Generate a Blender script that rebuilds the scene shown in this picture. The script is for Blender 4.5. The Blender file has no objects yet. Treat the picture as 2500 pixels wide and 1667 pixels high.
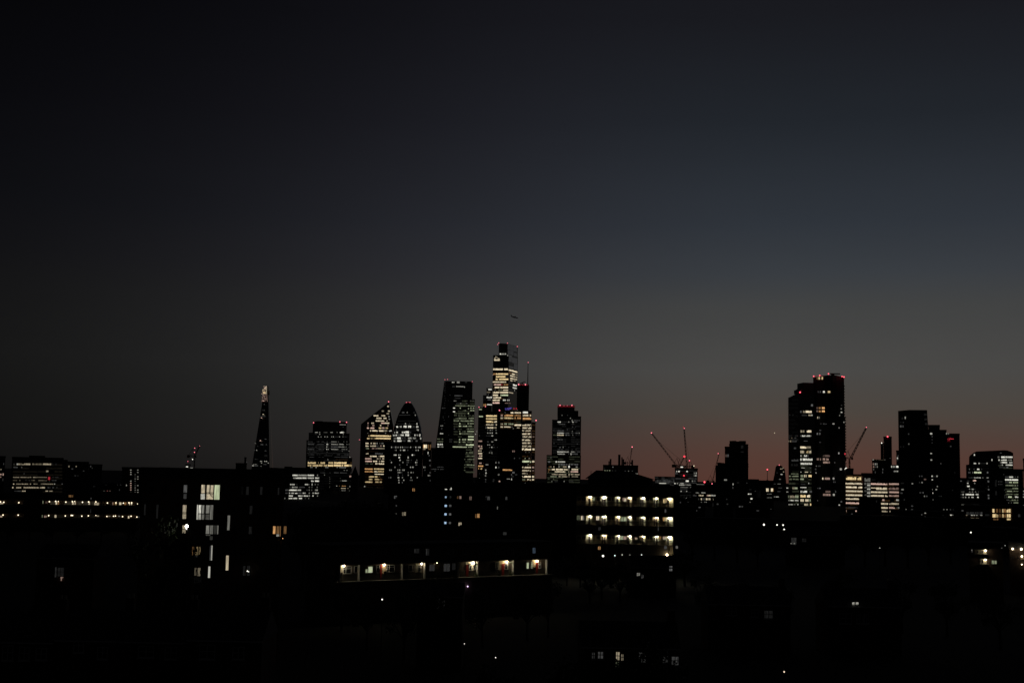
import bpy, math, random, re
from mathutils import Vector, Matrix
random.seed(11)
SC = bpy.context.scene
COL = SC.collection
RAD = math.radians

# ------------------------------------------------------------------ camera
CAM_H, FPX, CX, CY = 27.0, 3085.0, 1250.0, 833.5
PITCH, ROLL = RAD(6.13), RAD(1.1)
ROT = Matrix.Rotation(RAD(90) + PITCH, 3, 'X') @ Matrix.Rotation(ROLL, 3, 'Z')
EYE = Vector((0, 0, CAM_H))
cam = bpy.data.cameras.new('camera')
cam.sensor_width = 36.0
cam.lens = 36.0 * FPX / 2500.0
cam.clip_start, cam.clip_end = 1.0, 60000.0
cam_o = bpy.data.objects.new('camera', cam)
COL.objects.link(cam_o)
cam_o.matrix_world = Matrix.Translation(EYE) @ ROT.to_4x4()
SC.camera = cam_o

# ------------------------------------------------------------------ sky at late dusk
world = bpy.data.worlds.new('World')
SC.world = world
world.use_nodes = True
nt = world.node_tree
ND, LK = nt.nodes, nt.links
bg = ND['Background']


def wn(kind, op=None, *vals):
    n = ND.new(kind)
    if op:
        n.operation = op
    for i, v in enumerate(vals):
        if hasattr(v, 'is_output') or hasattr(v, 'links'):
            LK.new(v, n.inputs[i])
        elif v is not None:
            n.inputs[i].default_value = v
    return n.outputs[0]


def wm(op, *vals):
    return wn('ShaderNodeMath', op, *vals)


tc = ND.new('ShaderNodeTexCoord')
nrm = wn('ShaderNodeVectorMath', 'NORMALIZE', tc.outputs['Generated'])
sep = ND.new('ShaderNodeSeparateXYZ')
LK.new(nrm, sep.inputs[0])
elev = wm('ARCSINE', sep.outputs['Z'])
azim = wm('ARCTAN2', sep.outputs['X'], sep.outputs['Y'])
GLOW_AZ = RAD(13.0)
dz = wm('SUBTRACT', azim, GLOW_AZ)
is_left = wm('LESS_THAN', dz, 0.0)
sig = wm('MULTIPLY_ADD', is_left, RAD(15.6 - 46.0), RAD(46.0))
q = wm('DIVIDE', dz, sig)
gau = wm('EXPONENT', wm('MULTIPLY', wm('MULTIPLY', q, q), -0.5))
glow = wm('MULTIPLY_ADD', gau, 0.92, 0.08)
EMAX = RAD(30.0)
epos = wm('DIVIDE', elev, EMAX)


def s2l(c):
    return tuple(((v / 255) / 12.92 if v / 255 <= 0.04045 else ((v / 255 + 0.055) / 1.055) ** 2.4) for v in c)


def ramp(stops, lin=False):
    r = ND.new('ShaderNodeValToRGB')
    cr = r.color_ramp
    cr.interpolation = 'LINEAR'
    while len(cr.elements) < len(stops):
        cr.elements.new(0.5)
    for e, (deg, c) in zip(cr.elements, stops):
        e.position = max(0.0, min(1.0, deg / 30.0))
    for e, (deg, c) in zip(cr.elements, stops):
        c = c if lin else s2l(c)
        e.color = (c[0], c[1], c[2], 1)
    LK.new(epos, r.inputs[0])
    return r.outputs[0]


warm = ramp([(0, (88, 57, 48)), (1.2, (86, 61, 53)), (3.1, (76, 69, 63)), (4.9, (74, 73, 71)), (7.7, (66, 67, 67)),
             (9.2, (57, 61, 66)), (11.4, (47, 52, 59)), (15.9, (33, 37, 43)), (20.4, (25, 26, 31)), (30, (14, 14, 18))])
cool = ramp([(0, (52, 51, 50)), (1.2, (58, 57, 56)), (3.1, (62, 62, 61)), (4.9, (67, 67, 67)), (7.7, (62, 62, 64)),
             (9.2, (56, 56, 61)), (11.4, (48, 49, 56)), (15.9, (37, 37, 44)), (20.4, (27, 27, 33)), (30, (15, 15, 19))])
mix = ND.new('ShaderNodeMix')
mix.data_type = 'RGBA'
LK.new(wm('POWER', gau, 2.5), mix.inputs[0])
LK.new(cool, mix.inputs[6])
LK.new(warm, mix.inputs[7])
# faint uneven grain worked into the sky brightness
nz = ND.new('ShaderNodeTexNoise')
nz.inputs['Scale'].default_value = 3.0
nz.inputs['Detail'].default_value = 9.0
nz.inputs['Roughness'].default_value = 0.62
stretch = wn('ShaderNodeVectorMath', 'MULTIPLY', nrm, (1.0, 1.0, 5.0))
LK.new(stretch, nz.inputs['Vector'])
uneven = wm('MULTIPLY_ADD', nz.outputs[0], 0.16, 0.92)
lum = wm('MULTIPLY', glow, uneven)
sky = ND.new('ShaderNodeTexSky')
sky.sky_type = 'NISHITA'
sky.sun_disc = False
sky.sun_elevation = RAD(-5.0)
sky.sun_rotation = GLOW_AZ
vm = ND.new('ShaderNodeVectorMath')
vm.operation = 'SCALE'
LK.new(mix.outputs[2], vm.inputs[0])
LK.new(lum, vm.inputs[3])
vs = ND.new('ShaderNodeVectorMath')
vs.operation = 'SCALE'
LK.new(sky.outputs[0], vs.inputs[0])
vs.inputs[3].default_value = 0.002
va = ND.new('ShaderNodeVectorMath')
va.operation = 'ADD'
LK.new(vm.outputs[0], va.inputs[0])
LK.new(vs.outputs[0], va.inputs[1])
LK.new(va.outputs[0], bg.inputs[0])
bg.inputs[1].default_value = 1.0

# last trace of the set sun, low behind the skyline
sun = bpy.data.lights.new('sun', 'SUN')
sun.energy, sun.angle, sun.color = 0.002, RAD(10), (1.0, 0.72, 0.5)
sun_o = bpy.data.objects.new('sun', sun)
COL.objects.link(sun_o)
sun_o.rotation_euler = Vector((-math.sin(GLOW_AZ), -math.cos(GLOW_AZ), -0.02)).to_track_quat('-Z', 'Y').to_euler()

SC.view_settings.view_transform = 'Standard'
SC.view_settings.look = 'None'
SC.view_settings.exposure = 0.0
SC.view_settings.gamma = 1.0
SC.cycles.max_bounces = 4
SC.cycles.diffuse_bounces = 2
SC.cycles.glossy_bounces = 2
SC.cycles.sample_clamp_indirect = 2.0

# ------------------------------------------------------------------ materials
MATS = {}


def surf(name, col, rough=0.8, noise=0.25, scale=0.6, spec=0.3, metal=0.0, bump=0.0, bump_scale=6.0):
    if name in MATS:
        return MATS[name]
    m = bpy.data.materials.new(name)
    m.use_nodes = True
    n, l = m.node_tree.nodes, m.node_tree.links
    b = n['Principled BSDF']
    t = n.new('ShaderNodeTexCoord')
    x = n.new('ShaderNodeTexNoise')
    x.inputs['Scale'].default_value = scale
    x.inputs['Detail'].default_value = 5
    l.new(t.outputs['Object'], x.inputs['Vector'])
    r = n.new('ShaderNodeValToRGB')
    r.color_ramp.elements[0].position, r.color_ramp.elements[1].position = 0.3, 0.7
    r.color_ramp.elements[0].color = tuple(c * (1 - noise) for c in col) + (1,)
    r.color_ramp.elements[1].color = tuple(min(1, c * (1 + noise)) for c in col) + (1,)
    l.new(x.outputs[0], r.inputs[0])
    l.new(r.outputs[0], b.inputs['Base Color'])
    b.inputs['Roughness'].default_value = rough
    b.inputs['Metallic'].default_value = metal
    b.inputs['Specular IOR Level'].default_value = spec
    if bump:
        x2 = n.new('ShaderNodeTexNoise')
        x2.inputs['Scale'].default_value = bump_scale
        l.new(t.outputs['Object'], x2.inputs['Vector'])
        bp = n.new('ShaderNodeBump')
        bp.inputs['Strength'].default_value = bump
        l.new(x2.outputs[0], bp.inputs['Height'])
        l.new(bp.outputs[0], b.inputs['Normal'])
    MATS[name] = m
    return m


def mglass():
    """curtain-wall glass: dark coated panes in a fine grid, each reflecting a little differently"""
    if 'curtain_glass' in MATS:
        return MATS['curtain_glass']
    m = bpy.data.materials.new('curtain_glass')
    m.use_nodes = True
    n, l = m.node_tree.nodes, m.node_tree.links
    b = n['Principled BSDF']
    t = n.new('ShaderNodeTexCoord')
    v = n.new('ShaderNodeTexVoronoi')
    v.inputs['Scale'].default_value = 0.25
    l.new(t.outputs['Object'], v.inputs['Vector'])
    r = n.new('ShaderNodeValToRGB')
    r.color_ramp.elements[0].color = (0.03, 0.032, 0.034, 1)
    r.color_ramp.elements[1].color = (0.08, 0.083, 0.088, 1)
    s = n.new('ShaderNodeSeparateColor')
    l.new(v.outputs['Color'], s.inputs[0])
    l.new(s.outputs[0], r.inputs[0])
    l.new(r.outputs[0], b.inputs['Base Color'])
    b.inputs['Roughness'].default_value = 0.12
    b.inputs['IOR'].default_value = 1.9
    MATS['curtain_glass'] = m
    return m


GLASS = mglass()
CONC = surf('concrete', (0.17, 0.165, 0.155), 0.9, 0.2, 0.4)
DARKC = surf('dark_cladding', (0.10, 0.10, 0.10), 0.7, 0.25, 0.3)
BRICK = surf('brown_brick', (0.085, 0.06, 0.045), 0.9, 0.25, 1.2, bump=0.3)
PALEB = surf('stock_brick', (0.20, 0.165, 0.125), 0.9, 0.2, 1.2, bump=0.3)
BAND = surf('spandrel', (0.04, 0.041, 0.043), 0.5, 0.2, 0.2)
STEEL = surf('crane_steel', (0.06, 0.05, 0.046), 0.6, 0.2, 1.0, metal=0.2)
ROOFM = surf('roof_felt', (0.04, 0.04, 0.042), 0.95, 0.25, 0.6)
SLATE = surf('roof_slate', (0.055, 0.056, 0.062), 0.8, 0.3, 1.6, bump=0.4)
RENDER = surf('cream_render', (0.60, 0.57, 0.44), 0.9, 0.08, 0.8)
WARMR = surf('buff_render', (0.52, 0.42, 0.27), 0.9, 0.1, 0.8)
WHITE = surf('white_paint', (0.78, 0.77, 0.74), 0.55, 0.04, 1.0)
REDP = surf('red_door_paint', (0.30, 0.030, 0.022), 0.45, 0.1, 1.0)
BLACKP = surf('black_paint', (0.018, 0.018, 0.018), 0.5, 0.2, 1.0)
DARKGL = surf('unlit_pane', (0.02, 0.022, 0.025), 0.08, 0.2, 0.5, spec=0.6)
LEAFM = surf('leaf', (0.05, 0.075, 0.028), 0.6, 0.35, 0.7)
BARK = surf('bark', (0.07, 0.05, 0.035), 0.95, 0.3, 3.0, bump=0.5)
GROUNDM = surf('ground_mix', (0.030, 0.032, 0.027), 0.95, 0.35, 0.03)
RAILM = surf('rail_steel', (0.06, 0.06, 0.062), 0.5, 0.1, 2.0, metal=0.3)

TINT = {'w': (1.0, .84, .57), 'y': (1.0, .74, .37), 'k': (.97, .95, .82), 'g': (.86, .96, .60), 'o': (1.0, .52, .20),
        'r': (1.0, .66, .53), 'R': (1.0, .06, .09), 'b': (.50, .72, 1.0), 'B': (.22, .16, .95), 'd': (.32, .32, .31),
        'c': (1.0, .96, .74), 'p': (.85, .6, 1.0), 'q': (1.0, .20, .26)}
GAIN = 0.92


def glow_mat(code, dig, lamp=False, plain=False):
    key = ('lamp' if lamp else 'lit') + code + str(dig) + ('p' if plain else '')
    if key in MATS:
        return MATS[key]
    m = bpy.data.materials.new('lit_' + code + str(dig))
    m.use_nodes = True
    n, l = m.node_tree.nodes, m.node_tree.links
    n.remove(n['Principled BSDF'])
    e = n.new('ShaderNodeEmission')
    t = TINT[code]
    out = n['Material Output']
    if lamp:
        e.inputs[0].default_value = t + (1,)
        e.inputs[1].default_value = dig
    else:
        st = GAIN * (dig / 9.0) ** 2.4
        tcn = n.new('ShaderNodeTexCoord')
        oi = n.new('ShaderNodeObjectInfo')
        off = n.new('ShaderNodeVectorMath')
        off.operation = 'MULTIPLY_ADD'
        off.inputs[1].default_value = (2.2, 1.0, .6)
        sc3 = n.new('ShaderNodeVectorMath')
        sc3.operation = 'SCALE'
        sc3.inputs[0].default_value = (37.0, 11.0, 23.0)
        l.new(oi.outputs['Random'], sc3.inputs[3])
        l.new(tcn.outputs['Generated'], off.inputs[0])
        l.new(sc3.outputs[0], off.inputs[2])
        x = n.new('ShaderNodeTexNoise')
        x.inputs['Scale'].default_value = 2.2
        x.inputs['Detail'].default_value = 2.0
        l.new(off.outputs[0], x.inputs['Vector'])
        mr = n.new('ShaderNodeMapRange')
        mr.inputs[1].default_value, mr.inputs[2].default_value = 0.3, 0.7
        lo, hi = (0.85, 1.1) if plain else (0.42, 1.35)
        mr.inputs[3].default_value, mr.inputs[4].default_value = st * lo, st * hi
        l.new(x.outputs[0], mr.inputs[0])
        e.inputs[0].default_value = t + (1,)
        l.new(mr.outputs[0], e.inputs[1])
        m.cycles.emission_sampling = 'NONE'
    l.new(e.outputs[0], out.inputs[0])
    MATS[key] = m
    return m


# ------------------------------------------------------------------ helpers
def ray(px, py):
    return ROT @ Vector(((px - CX) / FPX, -(py - CY) / FPX, -1.0))


def at(px, py, D):
    d = ray(px, py)
    return EYE + d * (D / d.y)


def link(o, parent=None):
    COL.objects.link(o)
    if parent is not None:
        o.parent = parent
    return o


def tag(o, label=None, cat=None, group=None, kind=None):
    for k, v in (('label', label), ('category', cat), ('group', group), ('kind', kind)):
        if v:
            o[k] = v
    return o


def thing(name, label, cat, loc, group=None, rz=0.0):
    o = bpy.data.objects.new(name, None)
    o.empty_display_size = 1.0
    o.location = loc
    o.rotation_euler = (0, 0, rz)
    COL.objects.link(o)
    return tag(o, label, cat, group)


class MB:
    """collects faces of one mesh"""
    def __init__(s):
        s.v, s.f = [], []

    def poly(s, pts):
        i = len(s.v)
        s.v += [tuple(p) for p in pts]
        s.f.append(tuple(range(i, i + len(pts))))
        return s

    def box(s, a, b):
        x0, y0, z0 = a
        x1, y1, z1 = b
        i = len(s.v)
        s.v += [(x0, y0, z0), (x1, y0, z0), (x1, y1, z0), (x0, y1, z0), (x0, y0, z1), (x1, y0, z1), (x1, y1, z1), (x0, y1, z1)]
        s.f += [tuple(i + k for k in q) for q in ((0, 3, 2, 1), (4, 5, 6, 7), (0, 1, 5, 4), (1, 2, 6, 5), (2, 3, 7, 6), (3, 0, 4, 7))]
        return s

    def prism(s, foot, z0, z1):
        n = len(foot)
        zt = z1 if isinstance(z1, (list, tuple)) else [z1] * n
        i = len(s.v)
        s.v += [(p[0], p[1], z0) for p in foot] + [(p[0], p[1], zt[k]) for k, p in enumerate(foot)]
        s.f += [(i + k, i + (k + 1) % n, i + n + (k + 1) % n, i + n + k) for k in range(n)]
        s.f.append(tuple(i + n + k for k in range(n)))
        return s

    def tube(s, a, b, r0, r1=None, n=6):
        a, b = Vector(a), Vector(b)
        r1 = r0 if r1 is None else r1
        d = (b - a).normalized()
        p = d.orthogonal().normalized()
        w = d.cross(p)
        i = len(s.v)
        for c, r in ((a, r0), (b, r1)):
            for k in range(n):
                t = 2 * math.pi * k / n
                s.v.append(tuple(c + (p * math.cos(t) + w * math.sin(t)) * r))
        s.f += [(i + k, i + (k + 1) % n, i + n + (k + 1) % n, i + n + k) for k in range(n)]
        s.f += [tuple(i + k for k in range(n))[::-1], tuple(i + n + k for k in range(n))]
        return s

    def ball(s, c, r, nu=10, nv=6):
        c = Vector(c)
        i = len(s.v)
        s.v.append(tuple(c + Vector((0, 0, r))))
        for a in range(1, nv):
            th = math.pi * a / nv
            for k in range(nu):
                t = 2 * math.pi * k / nu
                s.v.append(tuple(c + Vector((math.sin(th) * math.cos(t), math.sin(th) * math.sin(t), math.cos(th))) * r))
        s.v.append(tuple(c - Vector((0, 0, r))))
        last = len(s.v) - 1
        for k in range(nu):
            s.f.append((i, i + 1 + k, i + 1 + (k + 1) % nu))
            b = i + 1 + (nv - 2) * nu
            s.f.append((last, b + (k + 1) % nu, b + k))
        for a in range(nv - 2):
            for k in range(nu):
                b = i + 1 + a * nu
                s.f.append((b + k, b + nu + k, b + nu + (k + 1) % nu, b + (k + 1) % nu))
        return s

    def build(s, name, mat, parent=None, rel=True):
        me = bpy.data.meshes.new(name)
        off = Vector(parent.location) if (parent is not None and rel) else Vector((0, 0, 0))
        me.from_pydata([(v[0] - off.x, v[1] - off.y, v[2] - off.z) for v in s.v], [], s.f)
        me.materials.append(mat)
        me.update()
        return link(bpy.data.objects.new(name, me), parent)


UNIT = {}


def unit_mesh(name, mat, kind='box'):
    key = (mat.name, kind)
    if key not in UNIT:
        mb = MB()
        if kind == 'box':
            mb.box((-.5, -.5, -.5), (.5, .5, .5))
        else:
            mb.ball((0, 0, 0), 1.0)
        me = bpy.data.meshes.new(name)
        me.from_pydata(mb.v, [], mb.f)
        me.materials.append(mat)
        UNIT[key] = me
    return UNIT[key]


def inst(name, mat, parent, loc, scale, rz=0.0, kind='box'):
    o = bpy.data.objects.new(name, unit_mesh(name, mat, kind))
    o.location = Vector(loc) - (Vector(parent.location) if parent is not None else Vector((0, 0, 0)))
    o.scale = scale
    o.rotation_euler = (0, 0, rz)
    return link(o, parent)


TOK = re.compile(r'^(\d+)(?:-(\d+))?([a-zA-Z])(\d)(?:\*(\d+))?(?:\^(\d+))?$')


class Face:
    """one upright wall plane of a building, addressed by where it shows in the photograph"""
    def __init__(s, root, a, b, zoom=(0, 0, 1.0)):
        s.root, s.o = root, Vector((a[0], a[1], 0))
        s.u = (Vector((b[0], b[1], 0)) - s.o).normalized()
        s.n = Vector((s.u.y, -s.u.x, 0))
        s.len = (Vector((b[0], b[1], 0)) - s.o).length
        s.rz = math.atan2(s.u.y, s.u.x)
        s.z = zoom

    def px(s, x, y):
        return s.z[0] + x / s.z[2], s.z[1] + y / s.z[2]

    def uz(s, x, y):
        d = ray(*s.px(x, y))
        t = (s.o - EYE).dot(s.n) / d.dot(s.n)
        p = EYE + d * t
        return (p - s.o).dot(s.u), p.z

    def w(s, u, z, d=0.0):
        p = s.o + s.u * u + s.n * d
        return Vector((p.x, p.y, z))

    def quad(s, name, x0, y0, x1, y1, mat, d=0.25, th=0.12):
        ym, xm = (y0 + y1) / 2, (x0 + x1) / 2
        u0, _ = s.uz(x0, ym)
        u1, _ = s.uz(x1, ym)
        _, z1 = s.uz(xm, y0)
        _, z0 = s.uz(xm, y1)
        return inst(name, mat, s.root, s.w((u0 + u1) / 2, (z0 + z1) / 2, d), (abs(u1 - u0), th, abs(z1 - z0)), s.rz)

    def slab(s, name, u0, u1, z0, z1, d0, d1, mat, parent=None):
        p = parent or s.root
        o = inst(name, mat, s.root, s.w((u0 + u1) / 2, (z0 + z1) / 2, (d0 + d1) / 2), (abs(u1 - u0), abs(d1 - d0), abs(z1 - z0)), s.rz)
        if parent is not None:
            o.parent = parent
            o.location = (0, 0, 0)
            o.matrix_parent_inverse.identity()
        return o

    def rows(s, text, h=24, pw=24, sw=20, d=0.25):
        """lit windows, floor by floor; also lone lights and painted wall glow"""
        for line in re.split(r'[;\n]+', text):
            tk = line.split()
            if not tk:
                continue
            hd = tk[0].split(':')
            y, hh = float(hd[0]), float(hd[1]) if len(hd) > 1 else h
            for t in tk[1:]:
                m = TOK.match(t)
                if not m:
                    raise ValueError(t)
                a, b, code, dig, w_, h_ = m.groups()
                dig = int(dig)
                if code == 'k' and not b and dig < 9:
                    dig = max(1, dig - 1)
                a = float(a)
                if b:
                    x0, x1 = a, float(b)
                else:
                    w = float(w_ or sw)
                    x0, x1 = a - w / 2, a + w / 2
                ph = float(h_) if h_ else hh * .82
                n = max(1, int(round((x1 - x0) / pw))) if b else 1
                st = (x1 - x0) / n
                u0, _ = s.uz(x0, y)
                u1, _ = s.uz(x1, y)
                _, za = s.uz((x0 + x1) / 2, y - ph / 2)
                _, zb = s.uz((x0 + x1) / 2, y + ph / 2)
                for k in range(n):
                    if n > 2 and random.random() < (0.02 if dig > 7 else 0.08):
                        continue
                    dd = dig + (random.choice((-1, 0, 0, 0, 0, 0)) if n > 1 else 0)
                    dd = max(1, min(9, dd))
                    gap = (0.06 if dig > 7 else 0.10) if n > 1 else 0.0
                    ua = u0 + (u1 - u0) * (k + gap / 2) / n
                    ub = u0 + (u1 - u0) * (k + 1 - gap / 2) / n
                    hz = abs(za - zb)
                    zc = (za + zb) / 2
                    if n > 1 and random.random() < 0.22:
                        cut = random.uniform(0.0, 0.4)     # blind half down
                        zc -= hz * cut / 2
                        hz *= (1 - cut)
                    inst('window', glow_mat(code, dd), s.root, s.w((ua + ub) / 2, zc, d), (abs(ub - ua), 0.12, hz), s.rz)

    def dim(s, x0, x1, y0, y1, step, code='d', dig=2, parts=4, h=None, d=0.2):
        """faintly glowing panes: floors behind glass and some painted wall glow"""
        y = y0
        while y <= y1:
            for k in range(parts):
                if random.random() < .25:
                    continue
                a = x0 + (x1 - x0) * k / parts
                b = x0 + (x1 - x0) * (k + .96) / parts
                dd = max(1, dig + random.choice((-1, 0, 0, 0)))
                s.quad('window', a, y - (h or step * .5) / 2, b, y + (h or step * .5) / 2, glow_mat(code, dd), d=d, th=.08)
            y += step

    def beacon(s, x, y, r=14, code='R', st=3.0, d=0.6, name='beacon'):  # balls oversized to include glow; a larger red one forms a core's halo
        if code == 'r':
            code, r = 'q', r * .92
        u, z = s.uz(x, y)
        u2, _ = s.uz(x + r, y)
        rr = abs(u2 - u)
        m = glow_mat(code, st, lamp=True)
        m.cycles.emission_sampling = 'NONE'
        return inst(name, m, s.root, s.w(u, z, d), (rr, rr, rr), 0, 'ball')


def span(x0, x1, D, zoom, yref):
    """ends of a front wall that squarely faces the viewpoint, D metres off"""
    px0, px1, py = zoom[0] + x0 / zoom[2], zoom[0] + x1 / zoom[2], zoom[1] + yref / zoom[2]
    c = at((px0 + px1) / 2, py, D)
    n = Vector((c.x, c.y, 0)).normalized()
    out = []
    for px in (px0, px1):
        d = ray(px, py)
        out.append(EYE + d * ((c - EYE).dot(n) / d.dot(n)))
    return out


def face_at(root, x0, x1, D, zoom, yref):
    a, b = span(x0, x1, D, zoom, yref)
    return Face(root, a, b, zoom)


def tower(name, label, zoom, tiers, D, depth=30.0, mat=None, cat='tower', group=None, floors=4.0, roofmat=None):
    """upright building made of stacked or side by side volumes; tiers = (x0, x1, ytop[, ybottom[, setback]])"""
    mat = mat or GLASS
    x0 = min(t[0] for t in tiers)
    x1 = max(t[1] for t in tiers)
    yt = min(t[2] for t in tiers)
    yref = max(t[2] for t in tiers)
    a, b = span(x0, x1, D, zoom, yref)
    root = thing(name, label, cat, ((a.x + b.x) / 2, (a.y + b.y) / 2, 0), group)
    f = Face(root, a, b, zoom)
    band = MB()
    for i, t in enumerate(tiers):
        sb = t[4] if len(t) > 4 else 0.0
        ua, zt = f.uz(t[0], t[2])
        ub, zt2 = f.uz(t[1], t[2])
        zt = (zt + zt2) / 2
        zb = 0.0
        if len(t) > 3 and t[3] is not None:
            _, zb = f.uz((t[0] + t[1]) / 2, t[3])
            zb = max(0, zb)
        dp = depth * (0.82 + 0.04 * (i % 5)) if len(tiers) > 1 else depth
        foot = [f.w(ua, 0, -sb), f.w(ub, 0, -sb), f.w(ub, 0, -dp), f.w(ua, 0, -dp)]
        mb = MB()
        mb.prism(foot, zb, zt)
        mb.build('shaft' if cat == 'tower' else 'wall', mat, root)
        # parapet
        pm = MB()
        e = 0.25
        foot2 = [f.w(ua - e, 0, e - sb), f.w(ub + e, 0, e - sb), f.w(ub + e, 0, -dp - e), f.w(ua - e, 0, -dp - e)]
        pm.prism(foot2, zt - 0.9, zt + 0.5).build('parapet', roofmat or ROOFM, root)
        z = zb + floors
        while z < zt - 1.5:
            foot3 = [f.w(ua - .1, 0, .1 - sb), f.w(ub + .1, 0, .1 - sb), f.w(ub + .1, 0, -dp - .1), f.w(ua - .1, 0, -dp - .1)]
            band.prism(foot3, z, z + 0.5)
            z += floors
    if band.v:
        o = band.build('floor_edge', BAND, root)
        o['kind'] = 'stuff'
    return root, f
# ------------------------------------------------------------------ ground
gm = MB()
gm.poly([(-30000, -2000, 0), (30000, -2000, 0), (30000, 50000, 0), (-30000, 50000, 0)])
tag(gm.build('ground', GROUNDM), kind='structure')

# ------------------------------------------------------------------ tapering glass spire far left
ZS = (600, 930, 6.82)
DS = 4000.0
fa = at(600 + 62 / 6.82, 930 + 1670 / 6.82, DS)
fb = at(600 + 401 / 6.82, 930 + 1670 / 6.82, DS)
root = thing('glass_spire', 'tall tapering glass spire skyscraper with glowing jagged crown', 'skyscraper', ((fa.x + fb.x) / 2, DS, 0))
fs = Face(root, fa, fb, ZS)


def sp(x, y, d):
    u, z = fs.uz(x, y)
    return fs.w(u, z, d)


mb = MB()
lo = [sp(62, 1670, 0), sp(401, 1670, 0), sp(425, 1670, -30), sp(401, 1670, -70), sp(62, 1670, -70), sp(40, 1670, -30)]
for p in lo:
    p.z = 0
hi = [sp(272, 215, -24), sp(352, 215, -24), sp(358, 215, -32), sp(352, 215, -42), sp(272, 215, -42), sp(264, 215, -32)]
zt = sum(p.z for p in hi) / 6
for p in hi:
    p.z = zt
for k in range(6):
    mb.poly([lo[k], lo[(k + 1) % 6], hi[(k + 1) % 6], hi[k]])
mb.poly(hi)
mb.build('shaft', GLASS, root)
for (xa, xb, ya, dd) in ((270, 300, 85, -24.5), (302, 322, 120, -25.5), (322, 354, 72, -24.8), (262, 285, 150, -36), (330, 358, 140, -38)):
    m2 = MB()
    pts = [sp(xa, 222, dd), sp(xb, 222, dd), sp(xb - 4, ya, dd - 1), sp(xa + 6, ya + 12, dd - 1)]
    m2.poly(pts).poly([p + Vector((0, 1.2, 0)) for p in pts][::-1])
    m2.build('crown_shard', GLASS, root)
fs.o = fs.o - fs.n * 23.0
random.seed(3)
t = ''
for y in range(90, 215, 13):
    t += f'{y}:9 ' + ' '.join(f'{x}{c}{d_}*{w_}' for x, c, d_, w_ in [(random.randint(284, 342), random.choice('wyr'), random.choice((6, 7, 8, 9)), random.randint(8, 16)) for _ in range(4)]) + f' 346w{random.choice((7, 8, 9))}*9;'
for y in range(225, 345, 14):
    t += f'{y}:9 ' + ' '.join(f'{random.randint(272, 338)}r{random.choice((4, 5, 6))}*{random.randint(10, 20)}' for _ in range(4)) + f' {350 + (y - 225) // 14}r6*9;'
t += '195:30 310y8*44;212:12 268r7*12 300w6*30 330w6*20;330:16 296r8*26;345:26 295R2*50'
fs.rows(t, 10, 30, 12, d=1.0)
fs.o = fs.o + fs.n * 14.0
fs.rows('388 310d5;485:30 270-320d3;553 290w8*18;585 230-330d4;612 262r9*14', 14, 30, 14, d=1.0)
fs.o = fs.o + fs.n * 7.0
fs.rows('965 330d4*30;990 245r9*16;1035 160k5;1056 270d5*40 343d5;1085 200d3;1150 182k7 145d4;1160 330d4*30;1240:40 335d2*50;1300 150-210d3;'
        '1335 255k7*30 318k8 345k8;1362 264k7 375k7;1385 320d4*50 130k5 165k5*36;1407 120k8*26 170d5*70;1415 255k5;1495 140d3*90', 14, 24, 14, d=1.0)

# ------------------------------------------------------------------ stepped office tower with a glowing double floor
ZA = (680, 1015, 7.465)
root, f = tower('stepped_office_tower', 'broad stepped office tower with two glowing cream floors below its middle', ZA,
                [(628, 1245, 112, 318), (552, 1295, 318, 455), (510, 1295, 455, 760), (502, 1342, 760)], 2100, 42)
f.slab('plant_room', *[f.uz(690, 100)[0], f.uz(805, 100)[0], f.uz(750, 112)[1], f.uz(750, 92)[1]], -14, -4, DARKC)
f.rows('''300:12 665-760k7 820-890k4 945-990k6 1068k6 1120-1185k9^24 1200k6
335 660-740d3 752k8 1180k6;160:16 1115-1225k5;200 1178d4
380 727k8 775k7 845k8 890k8 970k7 1000k8 1030-1100d3 1112k8 1175k6 1200-1260d3
470:12 535-620d4 690-830d4 885d5 960-1060k5 1090k5 1190k5 1247k5
517:14 535-650d5 700-830d4 885k9^22 905k6 960-1090k6 1110-1190k7 1247k6 1285k5
563:12 535-700d3 730-830d3 880k8^20 905d4 960-1080d6 1090-1200k6 1230k6 1285d4
608:14 535-650d5 730-830d4 878k9 905k8 960-1090k6 1150-1220k4 1243k6
640 1162k5 1285k6;655:12 555-700d3 885d5
705:12 540-650d4 680-780d3 870d4 980d3 1060-1120d4 1200-1280d4
750:12 540-650d4 730-830d3 1010-1260d4 1300k8
795:12 560d3 900k7 1040-1260o2
855:40 535-700y8 728y5*10 765-865y8 910-995y7 1010-1150y9 1158-1240y9 1310-1335o2
902:40 510-730y7 738-885y7 900-995y9 1005-1150y9 1158-1280y9 1290-1340y7
938:12 575-670k5 685k9 850-910k6 980k3 1060-1230k6 1335k6
990:14 675-735k6 1197k6 1247k6 840d3
1035:12 760-850d4 940d4 1010-1250d5 1320d4;1075 838k6;1100:35 1290-1335r7;1120 932k4;1150 935k4
1180 1130k4 1155-1240k7 1255k3 1320d3;1186 935k4;1225 932k4;1135 1128k4;1275 1110o4 1155-1225o7 1060k8 935k3
1318 1140-1225w7 1265w5;1300 932k4;1285:30 1300k6;1370:30 1115k7 1145-1225k9 1290k6;1380 930k4
1420:30 1115d4 1150-1265k5;1415 928k4;1450 928k4;1468 1115k6 1240d3''', 14, 22, 13)
for p in ((638, 123), (1118, 107), (1240, 115)):
    f.beacon(*p, r=11, code='r', st=1.6)
f.dim(520, 1290, 494, 830, 46, 'd', 2, 5)
f.dim(560, 1290, 335, 440, 44, 'd', 1, 5)
f.dim(660, 1330, 1000, 1460, 46, 'd', 1, 4)
root, f = tower('office_block', 'lower wide office block with white strip windows left of the stepped tower', ZA,
                [(110, 742, 950), (110, 245, 930, 952, 6)], 1300, 30, DARKC, 'office block', floors=3.8)
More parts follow.
